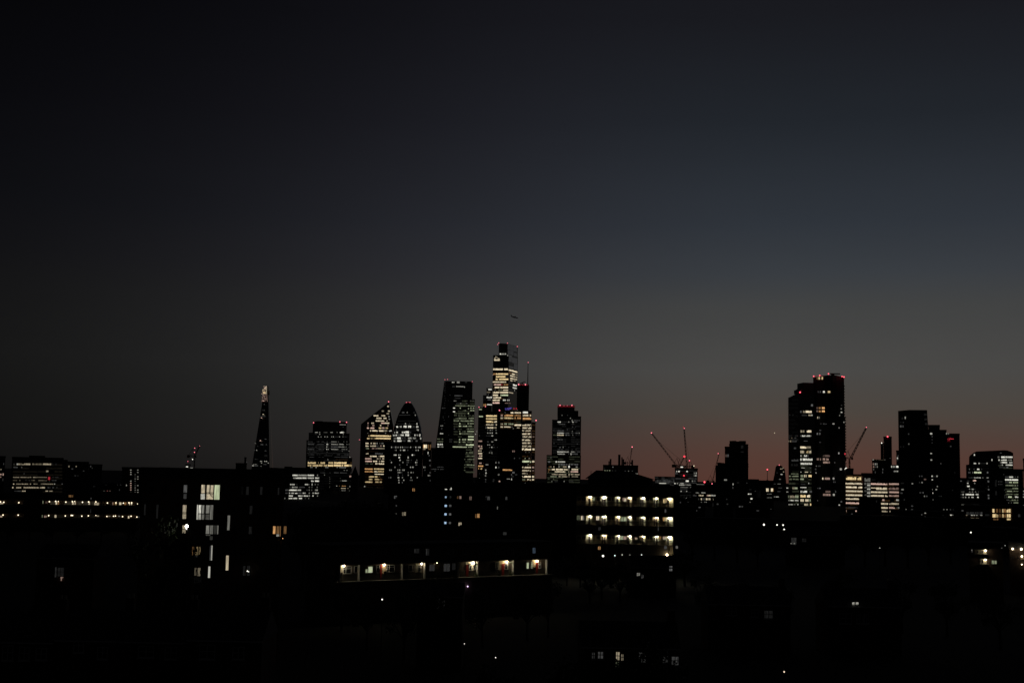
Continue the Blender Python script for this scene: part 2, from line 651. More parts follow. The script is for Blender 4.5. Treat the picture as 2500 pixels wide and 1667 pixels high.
f.rows('''1080:28 255-350k8 360-515k6 530-645k8 710k6
1130:28 265-320k6 320-430k8 435-510k8 530-645k7 670-740k8
1185:28 595-645k8 665-740k9;1248 210-295k7 335d3 480-535k7 550k5 612k7^36 670k5 720k4
1298 200-230d3 245-350k6 370-480d4 560k5 610k4 705k5;1350:28 125-170d5 190-335k9 345-410k7 520d4 560k5 605k4 665-715k6
1405 125-165d4 190-280k7 300-345k8 360-420d5 440-495k7 560k6 630k8 660-735k7
1455 190-260k8 360-405k8 410-440k6 460-540k8 560k7 628k9 710k6
1500:28 115k5 185-250k8 260-340k8 370-430k8 490d4 550k5;1555 245k5 300d4''', 24, 24, 16)

# church spire between the towers
p = at(866, 1175, 1500)
root = thing('church_spire', 'small dark pointed church spire between two lit towers', 'church', (p.x, p.y, 0))
tip = at(866, 1136, 1500).z
base = at(866, 1160, 1500).z
mb = MB().box((p.x - 4, p.y - 4, 0), (p.x + 4, p.y + 4, base))
mb.build('steeple', CONC, root)
mb = MB()
for k in range(8):
    a0, a1 = k * math.pi / 4, (k + 1) * math.pi / 4
    mb.poly([(p.x + 4.4 * math.cos(a0), p.y + 4.4 * math.sin(a0), base), (p.x + 4.4 * math.cos(a1), p.y + 4.4 * math.sin(a1), base), (p.x, p.y, tip)])
mb.build('spire', SLATE, root)

# ------------------------------------------------------------------ raked wedge tower
ZC = (860, 970, 6.03)
DC = 2800.0
a = at(860 + 112 / 6.03, 970 + 900 / 6.03, DC + 28)
b = at(860 + 212 / 6.03, 970 + 900 / 6.03, DC)
c = at(860 + 590 / 6.03, 970 + 900 / 6.03, DC + 6)
root = thing('wedge_tower', 'angular glass tower whose raked top rises to a sharp point', 'skyscraper', (b.x, b.y, 0))
fl, f = Face(root, a, b, ZC), Face(root, b, c, ZC)
z_l, z_m, z_t = fl.uz(116, 395)[1], f.uz(212, 310)[1], f.uz(540, 68)[1]
ut = f.uz(540, 68)[0]
pt = f.w(ut, 0)
bk = [Vector((c.x, c.y + 40, 0)), Vector((a.x, a.y + 30, 0))]
mb = MB()
mb.prism([a, b, Vector((pt.x, pt.y, 0)), Vector((pt.x, pt.y + 40, 0)), bk[1]], 0, [z_l, z_m, z_t, z_t - 10, z_l])
mb.build('shaft', GLASS, root)
z_r = f.uz(575, 420)[1]
mb = MB()
q0, q1 = Vector((pt.x, pt.y, 0)), Vector((c.x, c.y, 0))
mb.poly([(q0.x, q0.y, 0), (q1.x, q1.y, 0), (q1.x, q1.y, z_r), (q0.x, q0.y, z_t)])
mb.poly([(q1.x, q1.y, 0), (q1.x, q1.y + 40, 0), (q1.x, q1.y + 40, z_r), (q1.x, q1.y, z_r)])
mb.poly([(q0.x, q0.y, z_t), (q1.x, q1.y, z_r), (q1.x, q1.y + 40, z_r), (q0.x, q0.y + 40, z_t - 10)])
mb.build('folded_facade', GLASS, root)
f.rows('''130 527w8*24;200 450w6*30 540w7*30;238 505-560w6;268 315-385w8 430-485w8;280 540k6;305 355-430w8 460-505w8;318 545k6
345 345-470w8 512w6;378 232r6 280-320w7 425-480r8 480-545w8;412 232r4 310r6*30 418w8 525r5
450:24 230r8*25 260-325r8 390-430y8 440-475r7 490-525y7;490 270w8 290-460w9 465-515w6 540-580k7;525:12 230k4 365d4 490k6
565:24 245y6 268-570y9;603:24 200-255y8 270-330y5 335-565y9;675 195-240w8 270-345w7 365k6 400-460k4
713 195-240w8 265-350w7 350-385d4 410-435r5 455-540w9;750 200-245g5 290-360r5 370-480w5 480-540g6;825 200-240w7 335-450d5
865 262-290w8 297-360w9 390-405w5 412-475w9;900 190-285r7 362-385w6 410w5 440-470w8;938 190-290r8 308-365w9 395-410w6 425-468w8
975 190-300g3 340-468w9;1052 185-300o8 320-465y8;1090 185-310o7 325-375w8 380-465y7;1128:14 330-465w9
1165 245-315y8 330-370y8 380-410o3;1203 245-295y8 332-400y7 410-440o4;1243 190-297y8 340-435y7;1310 182k7;1332 405-430k8 435-458k8
1355 180k6 275-330w7 345-395w7;1375 410k8 445k8;1395 180-230y8 245y5 275-340y8 365w8;1425:12 180-270g5 280-390d5
1440 175d4 310-390w4;1470 290k7 320-390w7 425k6;1500 305-385k8 408k7 448k9^30''', 22, 17, 16)
f.beacon(535, 63, 9, 'r', 1.8)
f.dim(215, 560, 490, 830, 38, 'o', 1, 4)
f.dim(190, 460, 865, 1440, 38, 'o', 1, 3)
f.dim(380, 550, 240, 450, 37, 'o', 1, 2)
fl.beacon(110, 622, 3, 'r', 1.0)

# ------------------------------------------------------------------ bullet-shaped tower with diagonal ribs
ZG = (930, 970, 6.82)
DG = 2650.0
prof = [(80, 6), (86, 38), (100, 58), (130, 82), (190, 113), (260, 147), (330, 174), (420, 203), (520, 231), (600, 249), (700, 265), (800, 272), (950, 270), (1150, 255), (1420, 225)]
cx0 = at(930 + 448 / 6.82, 970 + 400 / 6.82, DG)
root = thing('bullet_tower', 'rounded bullet-shaped glass tower with red beacons on its dome', 'skyscraper', (cx0.x, cx0.y, 0))
fg = face_at(root, 0, 1000, DG, ZG, 400)
pf = [(fg.uz(448, y)[1], r / 6.82 * DG / FPX) for y, r in prof]
pf[-1] = (0.0, pf[-1][1])


def rad_at(z):
    for (z1, r1), (z0, r0) in zip(pf, pf[1:]):
        if z0 <= z <= z1:
            return r0 + (r1 - r0) * (z - z0) / (z1 - z0)
    return pf[-1][1] if z < 1 else 1.0


NSEG = 36
mb = MB()
for z, r in pf:
    for k in range(NSEG):
        t = 2 * math.pi * k / NSEG
        mb.v.append((cx0.x + r * math.cos(t), cx0.y + r * math.sin(t), z))
for i in range(len(pf) - 1):
    for k in range(NSEG):
        k2 = (k + 1) % NSEG
        mb.f.append(((i + 1) * NSEG + k, (i + 1) * NSEG + k2, i * NSEG + k2, i * NSEG + k))
mb.f.append(tuple(range(NSEG)))
mb.build('glazed_shell', GLASS, root)
ztop = pf[0][0]
for sgn in (-1, 1):
    for k in range(18):
        mb = MB()
        last = None
        for j in range(25):
            z = 4 + (ztop - 14) * j / 24
            t = 2 * math.pi * k / 18 + sgn * z * 0.011
            r = rad_at(z) + 0.45
            p_ = Vector((cx0.x + r * math.cos(t), cx0.y + r * math.sin(t), z))
            t2 = t + 0.9 / max(r, 3)
            p2 = Vector((cx0.x + r * math.cos(t2), cx0.y + r * math.sin(t2), z))
            if last:
                mb.poly([last[0], last[1], p2, p_])
            last = (p_, p2)
        mb.build('diagonal_rib', BAND, root)


def round_rows(text, h=24, sw=16):
    for line in re.split(r'[;\n]+', text):
        tk = line.split()
        if not tk:
            continue
        y = float(tk[0])
        for t in tk[1:]:
            a_, b_, code, dig, w_, h_ = TOK.match(t).groups()
            if b_:
                n = max(1, round((float(b_) - float(a_)) / 18))
                st = (float(b_) - float(a_)) / n
                items = [(float(a_) + st * (k + .5), st * .85) for k in range(n)]
            else:
                w = float(w_ or sw)
                n = max(1, round(w / 18))
                items = [(float(a_) - w / 2 + w / n * (k + .5), w / n * .9) for k in range(n)]
            ph = float(h_ or h)
            for x, w in items:
                u, z = fg.uz(x, y)
                px_ = fg.w(u, z)
                off = px_.x - cx0.x
                r = rad_at(z) + 0.35
                if abs(off) > r * .985:
                    off = math.copysign(r * .985, off)
                yy = -math.sqrt(max(0, r * r - off * off))
                sc_ = DG / FPX / 6.82
                ang = math.atan2(off, -yy)
                inst('window', glow_mat(code, int(dig)), root, (cx0.x + off, cx0.y + yy, z), (w * sc_ / max(.35, math.cos(ang)), .2, ph * sc_), ang)


round_rows('''258 380d5*40 450k4 560d3;300 315-500d4^8 580k5;448 285d2 425k7^28 490d4 610k7^30
495 283k9*30 347k6*35 420k9*50^34 495k9*50^34 560d4*30 617k8*30;548 270d4 625k6*30
588 240k5 285k8*25 382k8*30 415k9*18 457k9*58^36 500-525d4;635 225k7*28 272k8*28 320k4 372k8*55 457k9*62^34 500d4 583k8*14 620k5*30 660k8*14^40
685 225-285k4 320k9*62^32 380d4 400-440d3 500k6*55 575k5*50 672k7^30;730 240k6*28 320k9*62 362k7*12 390-430d4 490k8*40 525-550d4 610d5*30''')
round_rows(';'.join(f'{y} {300 - (y - 380) // 6}-{590 + (y - 380) // 6}d2' for y in (400, 448, 520, 560, 612, 660, 708)), 16)
for x in (425, 482):
    fg.beacon(x, 88, 11, 'r', 1.8)
fg.beacon(455, 86, 17, 'R', 0.22)

# residential slab tower in front of the bullet tower
root, f = tower('flat_tower', 'dark slab tower with scattered small white windows below the bullet tower', ZG, [(62, 700, 748)], 1900, 24, DARKC, floors=3.2)
f.rows('''828 178k7 220d4 248k6^28 285k6 327k7 360k7 380-460d4 495k7 540d3 580k8 625k7 650k8
877 230d3 253k6 327k7 375k8 395k8 448d4 530d2 585k6*20 622k7;957 220k7 237k8*20 252k8 297k7 322k7 525k9*22 558k4
998 305k9*24 453k8^32;1043 155d3 317k8 437k5 460k5 507d3 597k5;1080 175k7 365k6 437d4 458d4 500d2 580k8 600k5
1120 312d5 435d5 585k5 600d4;1160 235k6 323d3 493k7 532k7*24;1207 148k6 172k6 282k6 312k7 362k6 385k7
1247 288k6 315k7 347d4 455k5 503k7 538k5;1290 288d5 360d3 455k6;1332 133d4 163k5 293k7*28 358k6 502k6 605k6
1375 298k7 380k7 490d5 517k5;1415 300k7 357d5;1452 160k5 265d4 353d4 535d4''', 24, 20, 15)
root, f = tower('slim_block', 'slim block with a brightly lit orange top floor beside the bullet tower', ZG, [(705, 842, 742)], 2000, 24, DARKC, floors=3.6)
f.rows('''813:70 712o8*14 728w9*26 755w9*24 790o5*14 825o4*20;860:20 700-740w6 790-830o4;922 785k8^36;965 800d5;1047 815d6*24;1130 818d5
1160 715k7 738k5;1207 732d4;1250 817d5;1298 795k6*30 820d4;1382 820d4''', 26, 24, 14)

# ------------------------------------------------------------------ leaning wedge with ladder-frame edge
ZL = (1050, 915, 5.807)
DL = 2600.0
a = at(1050 + 85 / 5.807, 915 + 985 / 5.807, DL)
b = at(1050 + 592 / 5.807, 915 + 985 / 5.807, DL)
root = thing('leaning_wedge_tower', 'dark glass tower with one long slanted side and flat top', 'skyscraper', ((a.x + b.x) / 2, DL, 0))
f = Face(root, a, b, ZL)
u0, z1 = f.uz(206, 80)
u1, z1b = f.uz(603, 98)
ul = f.uz(85, 985)
sl = (u0 - ul[0]) / (z1 - ul[1])
ubase = ul[0] - sl * ul[1]
zt = (z1 + z1b) / 2
mb = MB()
A, B, C_, D_ = f.w(ubase, 0), f.w(u1, 0), f.w(u1, zt), f.w(u0, zt)
bk = -f.n * 36
mb.poly([A, B, C_, D_]).poly([B, B + bk, C_ + bk, C_]).poly([D_, C_, C_ + bk, D_ + bk]).poly([A, D_, D_ + bk, A + bk]).poly([B + bk, A + bk, D_ + bk, C_ + bk])
mb.build('shaft', GLASS, root)
lad = MB()
for k in range(1, 27):
    z = zt * k / 27
    ue = ubase + sl * z
    lad.tube(f.w(ue + .3, z, .5), f.w(ue + 14, z, .5), .45, n=4)
lad.tube(f.w(ubase, 0, .5), f.w(u0, zt, .5), .6, n=4)
lad.tube(f.w(ubase + 14, 0, .5), f.w(u0 + 14, zt, .5), .6, n=4)
o = lad.build('ladder_frame', BAND, root)
f.rows('''105 320k8*20 340k7*14 400k6*40^26 510d3*30;165:8 315-350d6 370-490k7;175:12 488k7*12;295 345-460d5;330 340-450d3
100:8 210d4;130:8 214d3;160:8 208d4;190:8 214d3;220:8 210d4;250:8 214d3;285:8 282d4;300:8 205d3;330:8 212d3;365:8 215d4 262d4;400:8 208d3;430:8 208d3;470 180d4*24 210d4
540:8 210d3;590:8 262d5 185d4;605:10 187d4;640:10 200d3;685:10 208d3;720:14 145-185k5;760:30 165d4*16;830:20 140-185k7;850:10 265d3;908 100-185g4;945 100-185g4 270-310d3
985:26 105-135k9 140-160k8 165-182k9;1018:16 105-130k8 150k5 165-185k7;915 270-320d3''', 16, 20, 10)
for p in ((210, 68), (248, 64), (598, 95)):
    f.beacon(*p, r=6, code='r', st=1.0)

root, f = tower('green_lit_office', 'office tower with pale green lit floors in front of the leaning wedge', ZL, [(330, 634, 345)], 2480, 34, GLASS)
f.rows('''368:12 335-375k5 490-530g3 575k4 612k4;405:12 370-410d4 433k6 520d5;437:12 335-635g5 545g7;470 340k9*26 428g7*12 570-625g6;478 545g6*12
505 465-510g4 570-628g6;520 340k9*28;545 340-520g3 543g8*12;575 340-500g3 540-620g3;615 340-520g4 425g8*12 545-620g5;650 335-550g5 560-620g6
690 340g2 422g8*14 540g6*14 560-620g5;725 410-440g8 445-525g7 540-610g5;765 345d4 540g5*14 560-620g4;800 420g5*14 480-510g4 530-620g6
833 415-435g7 440-620g4;875:26 540-620g7;915:24 418g7*14 455-510g6 535-620g8;950 340-380g3 418g7*14 460-500g5 530-600g4;990:24 510-620g8
1020 320-520g7 540-600g6;1060:14 510-610g3;1100 510-610g4;1150 520-630g4;1195 490g3 530-630g4;1230:14 520-630g3;1275 490g3 520-630g5;1310 490g3 560-630g3;1350 490g3;1380:12 515-632g3''', 18, 20, 18)
f.dim(335, 630, 372, 1060, 36, 'g', 2, 5)
f.dim(500, 630, 1085, 1385, 36, 'g', 2, 2)
root, f = tower('black_block', 'plain black block with two faint rows of windows, topmost edge flat', ZL, [(20, 488, 1042)], 1500, 30, DARKC, 'office block', floors=3.6)
f.rows('1305:14 100-195d4;1335:14 20-195d4;1360 70d4', 14, 18, 14)

# ------------------------------------------------------------------ tallest tower, faceted, two visible sides
ZB = (1160, 825, 8.25)
DB = 2380.0
root = thing('tallest_tower', 'tallest faceted glass tower with bright floors and dark blank crown', 'skyscraper', (at(1240, 1000, DB).x, DB, 0))


def corner(px, D, y=950):
    return at(1160 + px / 8.25, 825 + y / 8.25, D)


def facet(pts, yt, yb, name, gl=None):
    """prism from footprint corners; yt per front corner"""
    mb = MB()
    zt = [at(1160 + x / 8.25, 825 + y / 8.25, d).z for (x, d), y in zip(pts, yt)]
    foot = [corner(x, d) for x, d in pts]
    zb = 0 if yb is None else at(1160 + pts[1][0] / 8.25, 825 + yb / 8.25, pts[1][1]).z
    back = [Vector((foot[-1].x - 2, foot[-1].y + 30, 0)), Vector((foot[0].x + 2, foot[0].y + 30, 0))]
    mb.prism(foot + back, zb, zt + [zt[-1], zt[0]])
    mb.build(name, gl or GLASS, root)
    return [Face(root, foot[k], foot[k + 1], ZB) for k in range(len(foot) - 1)]


MIRROR = surf('mirror_glass', (0.52, 0.53, 0.56), 0.06, 0.3, 0.06, metal=1.0)
fU = facet([(462, 2388), (648, 2384), (846, 2426)], (106, 112, 172), 345, 'crown')
fL, fR = facet([(350, 2386), (668, 2380), (852, 2424)], (345, 345, 385), None, 'shaft')
fU[0].beacon(478, 100, 9, 'r', 1.2)
fU[0].beacon(455, 130, 8, 'r', 1.2)
fU[0].beacon(652, 104, 9, 'r', 1.2)
fU[1].beacon(846, 172, 4, 'r', 1.2)
# mirror-like glazed bays on the right side that catch the dusk sky
for (x0, y0, x1, y1, fc) in ((652, 120, 700, 235, 0), (702, 135, 760, 250, 0), (762, 160, 840, 275, 0), (652, 242, 700, 338, 0), (702, 255, 770, 345, 0), (775, 300, 840, 370, 0),
                             (675, 365, 735, 480, 1), (738, 400, 845, 510, 1), (775, 520, 848, 640, 1), (675, 570, 770, 615, 1), (672, 490, 678, 500, 1)):
    (fU[1] if fc == 0 else fR).quad('mirror_bay', x0, y0, x1, y1, MIRROR, d=.3)
fL.rows('''322 495-525k9 550k8 580k8 613k8;380:26 382-495w6;415:30 382-495w7;447:26 382-495w9
630:40 362-660w9;665:10 540d3;725:36 365-420o6 420-665y9;742:16 360r6*14;780:36 420-610y9 640d4;830:36 415-668y9;885:30 355-625w8;940:30 380-520r8 520-550R5 580-665o6
995:34 395-490w9 510-665w9;1048:28 405d5*14 470-540g4 560-665w8;1095:34 358-490w9 500-665w9;1150:34 358-460w9 510-665g8;1200:34 365-520w9;1250:34 355-495w9 560-620k8 655k8
1305:32 355-490r9;1310:16 600-665r5''', 30, 24, 16)
fR.rows('''352:16 655k8;362:14 675-740d5;410:24 745d6*12;455:18 680d5*14;648:36 672-730w9;662:36 730-790w9;680:36 790-848w9;705:30 680-740o4;728:30 740-790w9;738:28 795-848w6
765:30 708-770w9;785:28 775-845w7;818:30 708-770w9;832:28 775-845w7;860:22 708-770w8;868:20 775-840w6;950:36 760-835k9;1005:32 755-835k8;1055 792k6;1102:20 672-765w7;1250 680k8*18;1312:14 672-710r5''', 30, 20, 14)
fL.dim(360, 660, 860, 1290, 52, 'o', 2, 4)
fL.dim(500, 660, 1200, 1290, 52, 'd', 1, 3)
fR.dim(680, 840, 900, 1080, 52, 'd', 1, 2)
# lower annexes on its left
root2, f2 = tower('annex_tower', 'narrow lower tower with bright white strip floors at the tallest tower\'s left', ZB, [(230, 342, 1012)], 2400, 26, GLASS)
f2.rows('1035:34 265-335k8;1090:34 232-305w4;1140:30 265d5;1195:34 232-340k8;1240:24 250-320d6;1340:26 240-340k8', 30, 20, 16)
root2, f2 = tower('stub_tower', 'short far tower with one peach coloured lit top panel', ZB, [(160, 226, 1155)], 2450, 26, GLASS)
f2.rows('1350:56 160-224o6', 50, 34, 20)
f2.beacon(208, 1380, 9, 'r', 1.3)
f2.quad('mirror_bay', 164, 1165, 222, 1255, MIRROR, d=.3)

# tower with mast
root, f = tower('mast_tower', 'black tower with thin rooftop mast and red beacons, right of the tallest tower', ZB,
                [(860, 1080, 935, None), (845, 1088, 965, None, -3)], 2350, 32, DARKC)
zb_ = f.uz(1067, 935)[1]
ut, zt = f.uz(1067, 490)
MB().tube(f.w(ut, zb_ - 8, -8), f.w(ut, zt, -8), 1.1, .5).build('mast', STEEL, root)
f.beacon(1069, 484, 9, 'r', 1.6, d=-8)
f.beacon(877, 938, 14, 'r', 1.9, d=4)
f.beacon(1013, 940, 14, 'r', 1.9, d=4)
for x in (905, 950, 985, 1045):
    f.beacon(x, 945, 12, 'R', 0.18, d=3.5)
ua, za = f.uz(905, 912)
ub, zb2 = f.uz(1012, 872)
MB().tube(f.w(ua, za, -6), f.w(ub, zb2, -6), 1.0, .7).tube(f.w((ua + ub) / 2, zb_ - 4, -6), f.w((ua + ub) / 2, (za + zb2) / 2, -6), .9).build('maintenance_boom', STEEL, root)

# ------------------------------------------------------------------ cluster at the foot of the tallest tower
ZD = (1160, 985, 7.65)
root, f = tower('slim_green_tower', 'slim tower edge with pink and green lit floors left of the cluster', ZD, [(62, 172, 78)], 2250, 26, GLASS)
f.rows('''108:28 70-145g6;240:28 70-145g7;700:30 60-130r6;795 55-130r7;835 55-110r7 125w8*12;882 55-85w7 110w7;930 55-130w8;975 55-105r7 122w9*12;1020 55-130w8
1110:24 75-120r7;1165 58-150o8;1213 65o7*14 100-130y8;1385:20 60-115k5;1300 85d3;600 80d3;520:50 32k6*8;570:16 10k8*16''', 30, 19, 16)
f.beacon(72, 68, 9, 'r', 1.6)
f.beacon(193, 55, 9, 'r', 1.6)
f.dim(66, 165, 150, 1400, 56, 'd', 1, 2)
root, f = tower('gold_top_tower', 'tower with gold lit upper floors and mostly dark lower half', ZD, [(183, 425, 150)], 2150, 28, GLASS)
f.rows('''230:36 205-330y9 335-405y9;285:34 205-345y8 350-405y8;338:36 205-340y9 355-405w9;395:28 205-340w7 355d4 395w8;450:30 205k6*10 230-340w9 355-400w6
495 235k4 285k6 320k5 390k5;548 237k7 280k7 320k8 395k7;600 200-300d3 320k8*30;677 370k5*30 392k8;712 240d5 320k6*35;770 237k6 270k6 345d3
815 270k4 312k8 350d4 420d3;880:14 270-320d3;915 270k6 312k6;935 315k4;1080 310d5;1140:24 195-325k5;1180 295d3;1240:30 198k7;1295:34 203k8;1345:30 195k6;1415 197d5;1455 195d4;1505 195d4''', 20, 24, 20)
f.dim(195, 415, 500, 1400, 54, 'd', 1, 3)
ut, zt = f.uz(181, 380)
MB().tube(f.w(ut, 0, .6), f.w(ut, zt, .6), .5).build('facade_pipe', WHITE, root)
root, f = tower('central_office', 'office with orange and cream floors under blue and red sign lights', ZD, [(455, 868, 135)], 2100, 28, GLASS)
f.rows('''92:22 555-600B5 600-690B7;78:16 640-690B6;112:16 560-640B6;95:40 715-780R6;118:14 790d6;170:32 560d4 665-715w9 735-855w8;220:34 480-515r6 545-710o8 735-855o6;270:32 475-525w7 545-715y8 735-855o7;345:24 740-850g2
380:28 475-520w6 545-715g6;400:34 735-860w9;435:24 475-520w8 540-665w8 690d5;450:24 780-855w7;470 712k6;495:24 485d5''', 30, 24, 16)
f.beacon(455, 127, 13, 'r', 2.0, d=3)
f.dim(470, 860, 195, 470, 52, 'o', 2, 6)
root, f = tower('braced_tower', 'tower with white lit floors crossed by dark diagonal braces', ZD, [(876, 1057, 140)], 2050, 26, GLASS)
f.rows('''165:40 890-985k9;220:34 890-1045w8;280:44 890-1050o8;400:34 880-960w8 975-1050w8;455:32 885-1050w8;505:30 880-1035w7;565:34 880-960w8 980-1050w8
620:34 885-1050w7;680:32 880-1030w8;735:32 880-960w8 980-1050w8;795:32 880-1045w7;853:42 878-1045w9;905 945k4 1010k4;1020:24 935g6 1010k6
1080:40 880-1045g8;1135:24 970d4 990g5;1190:30 880-1040w8;1250:34 880-1040w7;1303:30 880-980w6;1362:36 880-1040w9;1418:32 880-935g4 975-1040w8;1490:34 938k6''', 30, 24, 14)
f.dim(882, 1050, 200, 1450, 56, 'o', 2, 3)
for k in range(7):
    y0 = 390 + 165 * k
    ua, za = f.uz(1052, y0)
    ub, zb2 = f.uz(882, y0 + 165)
    MB().tube(f.w(ua, za, .9), f.w(ub, zb2, .9), .8, n=4).build('diagonal_brace', BAND, root)
root, f = tower('edge_tower', 'narrow tower slice with a red beacon at the cluster\'s right edge', ZD, [(1059, 1128, 350)], 2080, 24, DARKC)
f.rows('''345:10 1000d4 1100d4;620 1090r4*30;853:36 1090w8*38;1080:38 1085w8*40;1190:34 1082r6*38;1250:30 1082r4*34;1362:36 1082w8*38;1418:32 1080w8*38;560:28 1090r2*26;680:28 1088d2*26;735:28 1086d2*26''', 30, 24, 20)
f.beacon(1138, 313, 13, 'r', 2.0)
f.dim(1064, 1124, 400, 1450, 56, 'o', 2, 1)
root, f = tower('unlit_front_block', 'tall unlit black block standing in front of the lit cluster', ZD, [(428, 872, 478)], 1700, 26, DARKC, floors=3.2)
f.rows('''890:36 705r5*18 732r5*14;1020:28 735d5*14 830d3*24;1100:40 435d5*40;1190:36 435d4*34;1237:32 515-690o8;1285:36 715d6*40
1325:36 435k5*40 680d5 765d3*40;1360 700d3*40;1405:10 590-650k7;1412:40 680k8*14;1450:28 455r7*26''', 24, 24, 16)
root, f = tower('low_front_block', 'low dark block with two white windows in front of the gold-topped tower', ZD, [(250, 430, 1060)], 1650, 24, DARKC, 'office block', floors=3.2)
f.rows('1100:40 388k6*12 ;1190:36 388k9*18;1420:24 345d3*30;1450:20 340d3*30', 24, 24, 16)

# ------------------------------------------------------------------ stepped tower with red glowing rim
ZT = (1320, 975, 7.29)
root, f = tower('red_rim_tower', 'stepped tower with a red glowing rim on its roof', ZT,
                [(300, 605, 135, 300), (300, 720, 300, 366), (205, 720, 366, 995), (106, 716, 995)], 2720, 40, GLASS)
uu0, zz0 = f.uz(300, 136)
uu1, zz1 = f.uz(606, 98)
rim = MB()
mred = glow_mat('R', 3, plain=True)
f.quad('rim_halo_panel', 300, 104, 606, 138, mred, d=.5)  # glowing panel stands in for the red halo along the parapet
for x in (345, 556):
    f.beacon(x, 104, 11, 'r', 1.8, d=2)
for x in (415, 472):
    f.beacon(x, 110, 8, 'r', .6, d=2)
ua, za = f.uz(628, 296)
f.slab('plant_room', ua - 4, ua + 5, za - 1, za + 12, -16, -4, DARKC)
f.rows('''280 380k5 480d3;333 530k6;372 560k6^28 585-700d4;400 300-360k8 400-440d3 500k6 545-590k7 600-650d4;440:14 320-430d5 577k4;487:16 570d5 620d3;535 475d4
555:14 300-410d6;565 563k5;597 295-410k7 415-505d5 550-580d4 620-660d5 685k6;632 205-290g3 295-410w8 440-510d6 570k5 610-700d2;550:12 210-290d3;590:10 210-290d3
665:12 305d5;712:16 300-405d6;780 237d4;790 652d4;850 330-360d5 400k6 500d3;890:14 300-400d5 420-500d3 560d4 630d4;930 295-400k7 400-500k6 540-600k5 600-700d4
968 300-430k6 500d4 540k8^30 560-660d5;1030:40 183d5*10;1108:28 130-170d6 265-290k8 305-435k7;1155 327k6 355-475d6 510k6 535-665d6
1195 155o4 182w6*12 235w7 327k7 380-460w6 505k9*24^36 625-660k6;1243:30 135-170o5 185w5*12 200-395w9 410-480w8 500w5 535-665w8
1283:28 140o4 250-440w8 500w5 535-665r8;1332:24 180-475w6 505w7^30 535-690w6;1370:22 175-300g5 320-475w6 505w5 535-665w5;1410:12 110-160g3 230g4
1455 200k5 250-300d3 418k6 500-580d3;1490:12 230-310k8 120-170d3''', 22, 17, 14)
f.dim(215, 700, 400, 980, 39, 'd', 2, 6)
f.dim(300, 700, 340, 380, 39, 'd', 1, 4)
f.dim(115, 700, 1020, 1480, 41, 'g', 2, 6)
# ------------------------------------------------------------------ far left offices
ZF = (0, 1090, 7.838)
root, f = tower('strip_lit_office', 'long low office with thin strip-lit floors at far left', ZF, [(235, 1215, 215), (560, 860, 182, 216, 6), (1216, 1290, 262)], 1100, 30, DARKC, 'office block', floors=3.8)
f.rows('''335:36 270k3 320-345k6 345-460w5 460-580w6 615-820w4 825-980w6 980-1090d2;395:28 255-340d4 415k4;470:36 905w5*45;515 462d4
585:18 250-370w5 390-560w5 565-700w6 700-900w4 1000-1120d3;645:16 245-330w3 380w4 480-580d3 600-900w4 990-1080d4
713:18 262w8 310-400w5 410-540w6 583w6 640-720w5 780-1020w5 1045k7 1190d5;782:28 245w8 310-405w6 450-740w6 760-860w7 910-1030d4 1090d3
848:20 240-400d4 420-460w6 470-600w8 605-700w8 800w7 870-920w6 945-1005w7;897:14 388w5;605:70 940R6*36;660:30 945g2*16''', 20, 34, 20)  # the red and green panes are a traffic light, not office windows
f.dim(250, 1200, 350, 880, 64, 'w', 1, 6)
root, f = tower('corner_office', 'dark office corner cut by the left picture edge with pink windows', ZF, [(-260, 105, 188)], 1050, 30, DARKC, 'office block', floors=3.6)
f.rows('330:40 70d4*12;435 18w5*18;530 15r8*20 60r7*18^40;580 12r6*16;630:60 55d3*16', 26, 24, 18)
root, f = tower('sloping_roof_office', 'dim office block with a few faint lights right of the strip-lit office', ZF, [(1292, 1700, 295), (1700, 1958, 345)], 1250, 30, DARKC, 'office block', floors=3.6)
f.rows('378:36 1320w5 1458w5^20 1735d4;425 1385d4*30;465 1600d3*30;555 1440d3*30 1490d2*30;410 1765d3;760 1800d2*40', 24, 24, 20)
ZF2 = (240, 1080, 7.465)
root, f = tower('dotted_tower_block', 'tower block with three columns of small square white lights', ZF2, [(436, 835, 462)], 800, 20, BRICK, 'tower block', floors=2.8)
t = ''
for y in (500, 540, 580, 700, 740, 780, 820, 860, 895):
    t += f'{y} 593{"r" if 740 <= y < 870 else "k"}{7 if y < 890 else 3};'
for y in (582, 620, 660, 700, 742, 782, 822, 862, 900):
    t += f'{y} 672k{random.choice((3, 4, 5))};'
for y in (500, 543, 620, 662, 782, 862, 903):
    t += f'{y} 720k6;'
f.rows(t + '778:32 513k7*14;1000:50 645r3*14 680d5*22 706d3*12', 17, 24, 22)
root, f = tower('low_building', 'long unlit low building behind the apartment block', ZF2, [(836, 1120, 470), (1120, 1300, 462), (1300, 1500, 472)], 950, 24, DARKC, 'building', floors=3.4)
f.rows('498 940d3 997d4 1060d3', 10, 20, 14)
ZSL = (350, 1060, 3.92)
root, f = tower('chimney_block', 'squat dark block with a tall flue left of the glass spire', ZSL, [(885, 990, 278), (968, 986, 222, 279, 3)], 1500, 24, DARKC, 'building')
f.rows('348 957d5;350 997k7;265 990d4', 8, 10, 10)
for (x0, x1, yt, D, lb) in ((60, 330, 745, 1000, 'low dark rooftops below the gap left of the dotted tower block'),):
    root, f = tower('low_building', lb, ZF2, [(x0, x1, yt), (x1, 440, yt + 22)], D, 30, BRICK, 'building', floors=3.2)
    f.rows('770 130d2 150d2 350d3 410d3*30;880:10 105k4*30 165R6 168r5*12 212r5*14;860:40 385d3*14', 12, 20, 14)  # the red and white row is car lights on the street, not windows
ZO = (680, 1015, 7.465)
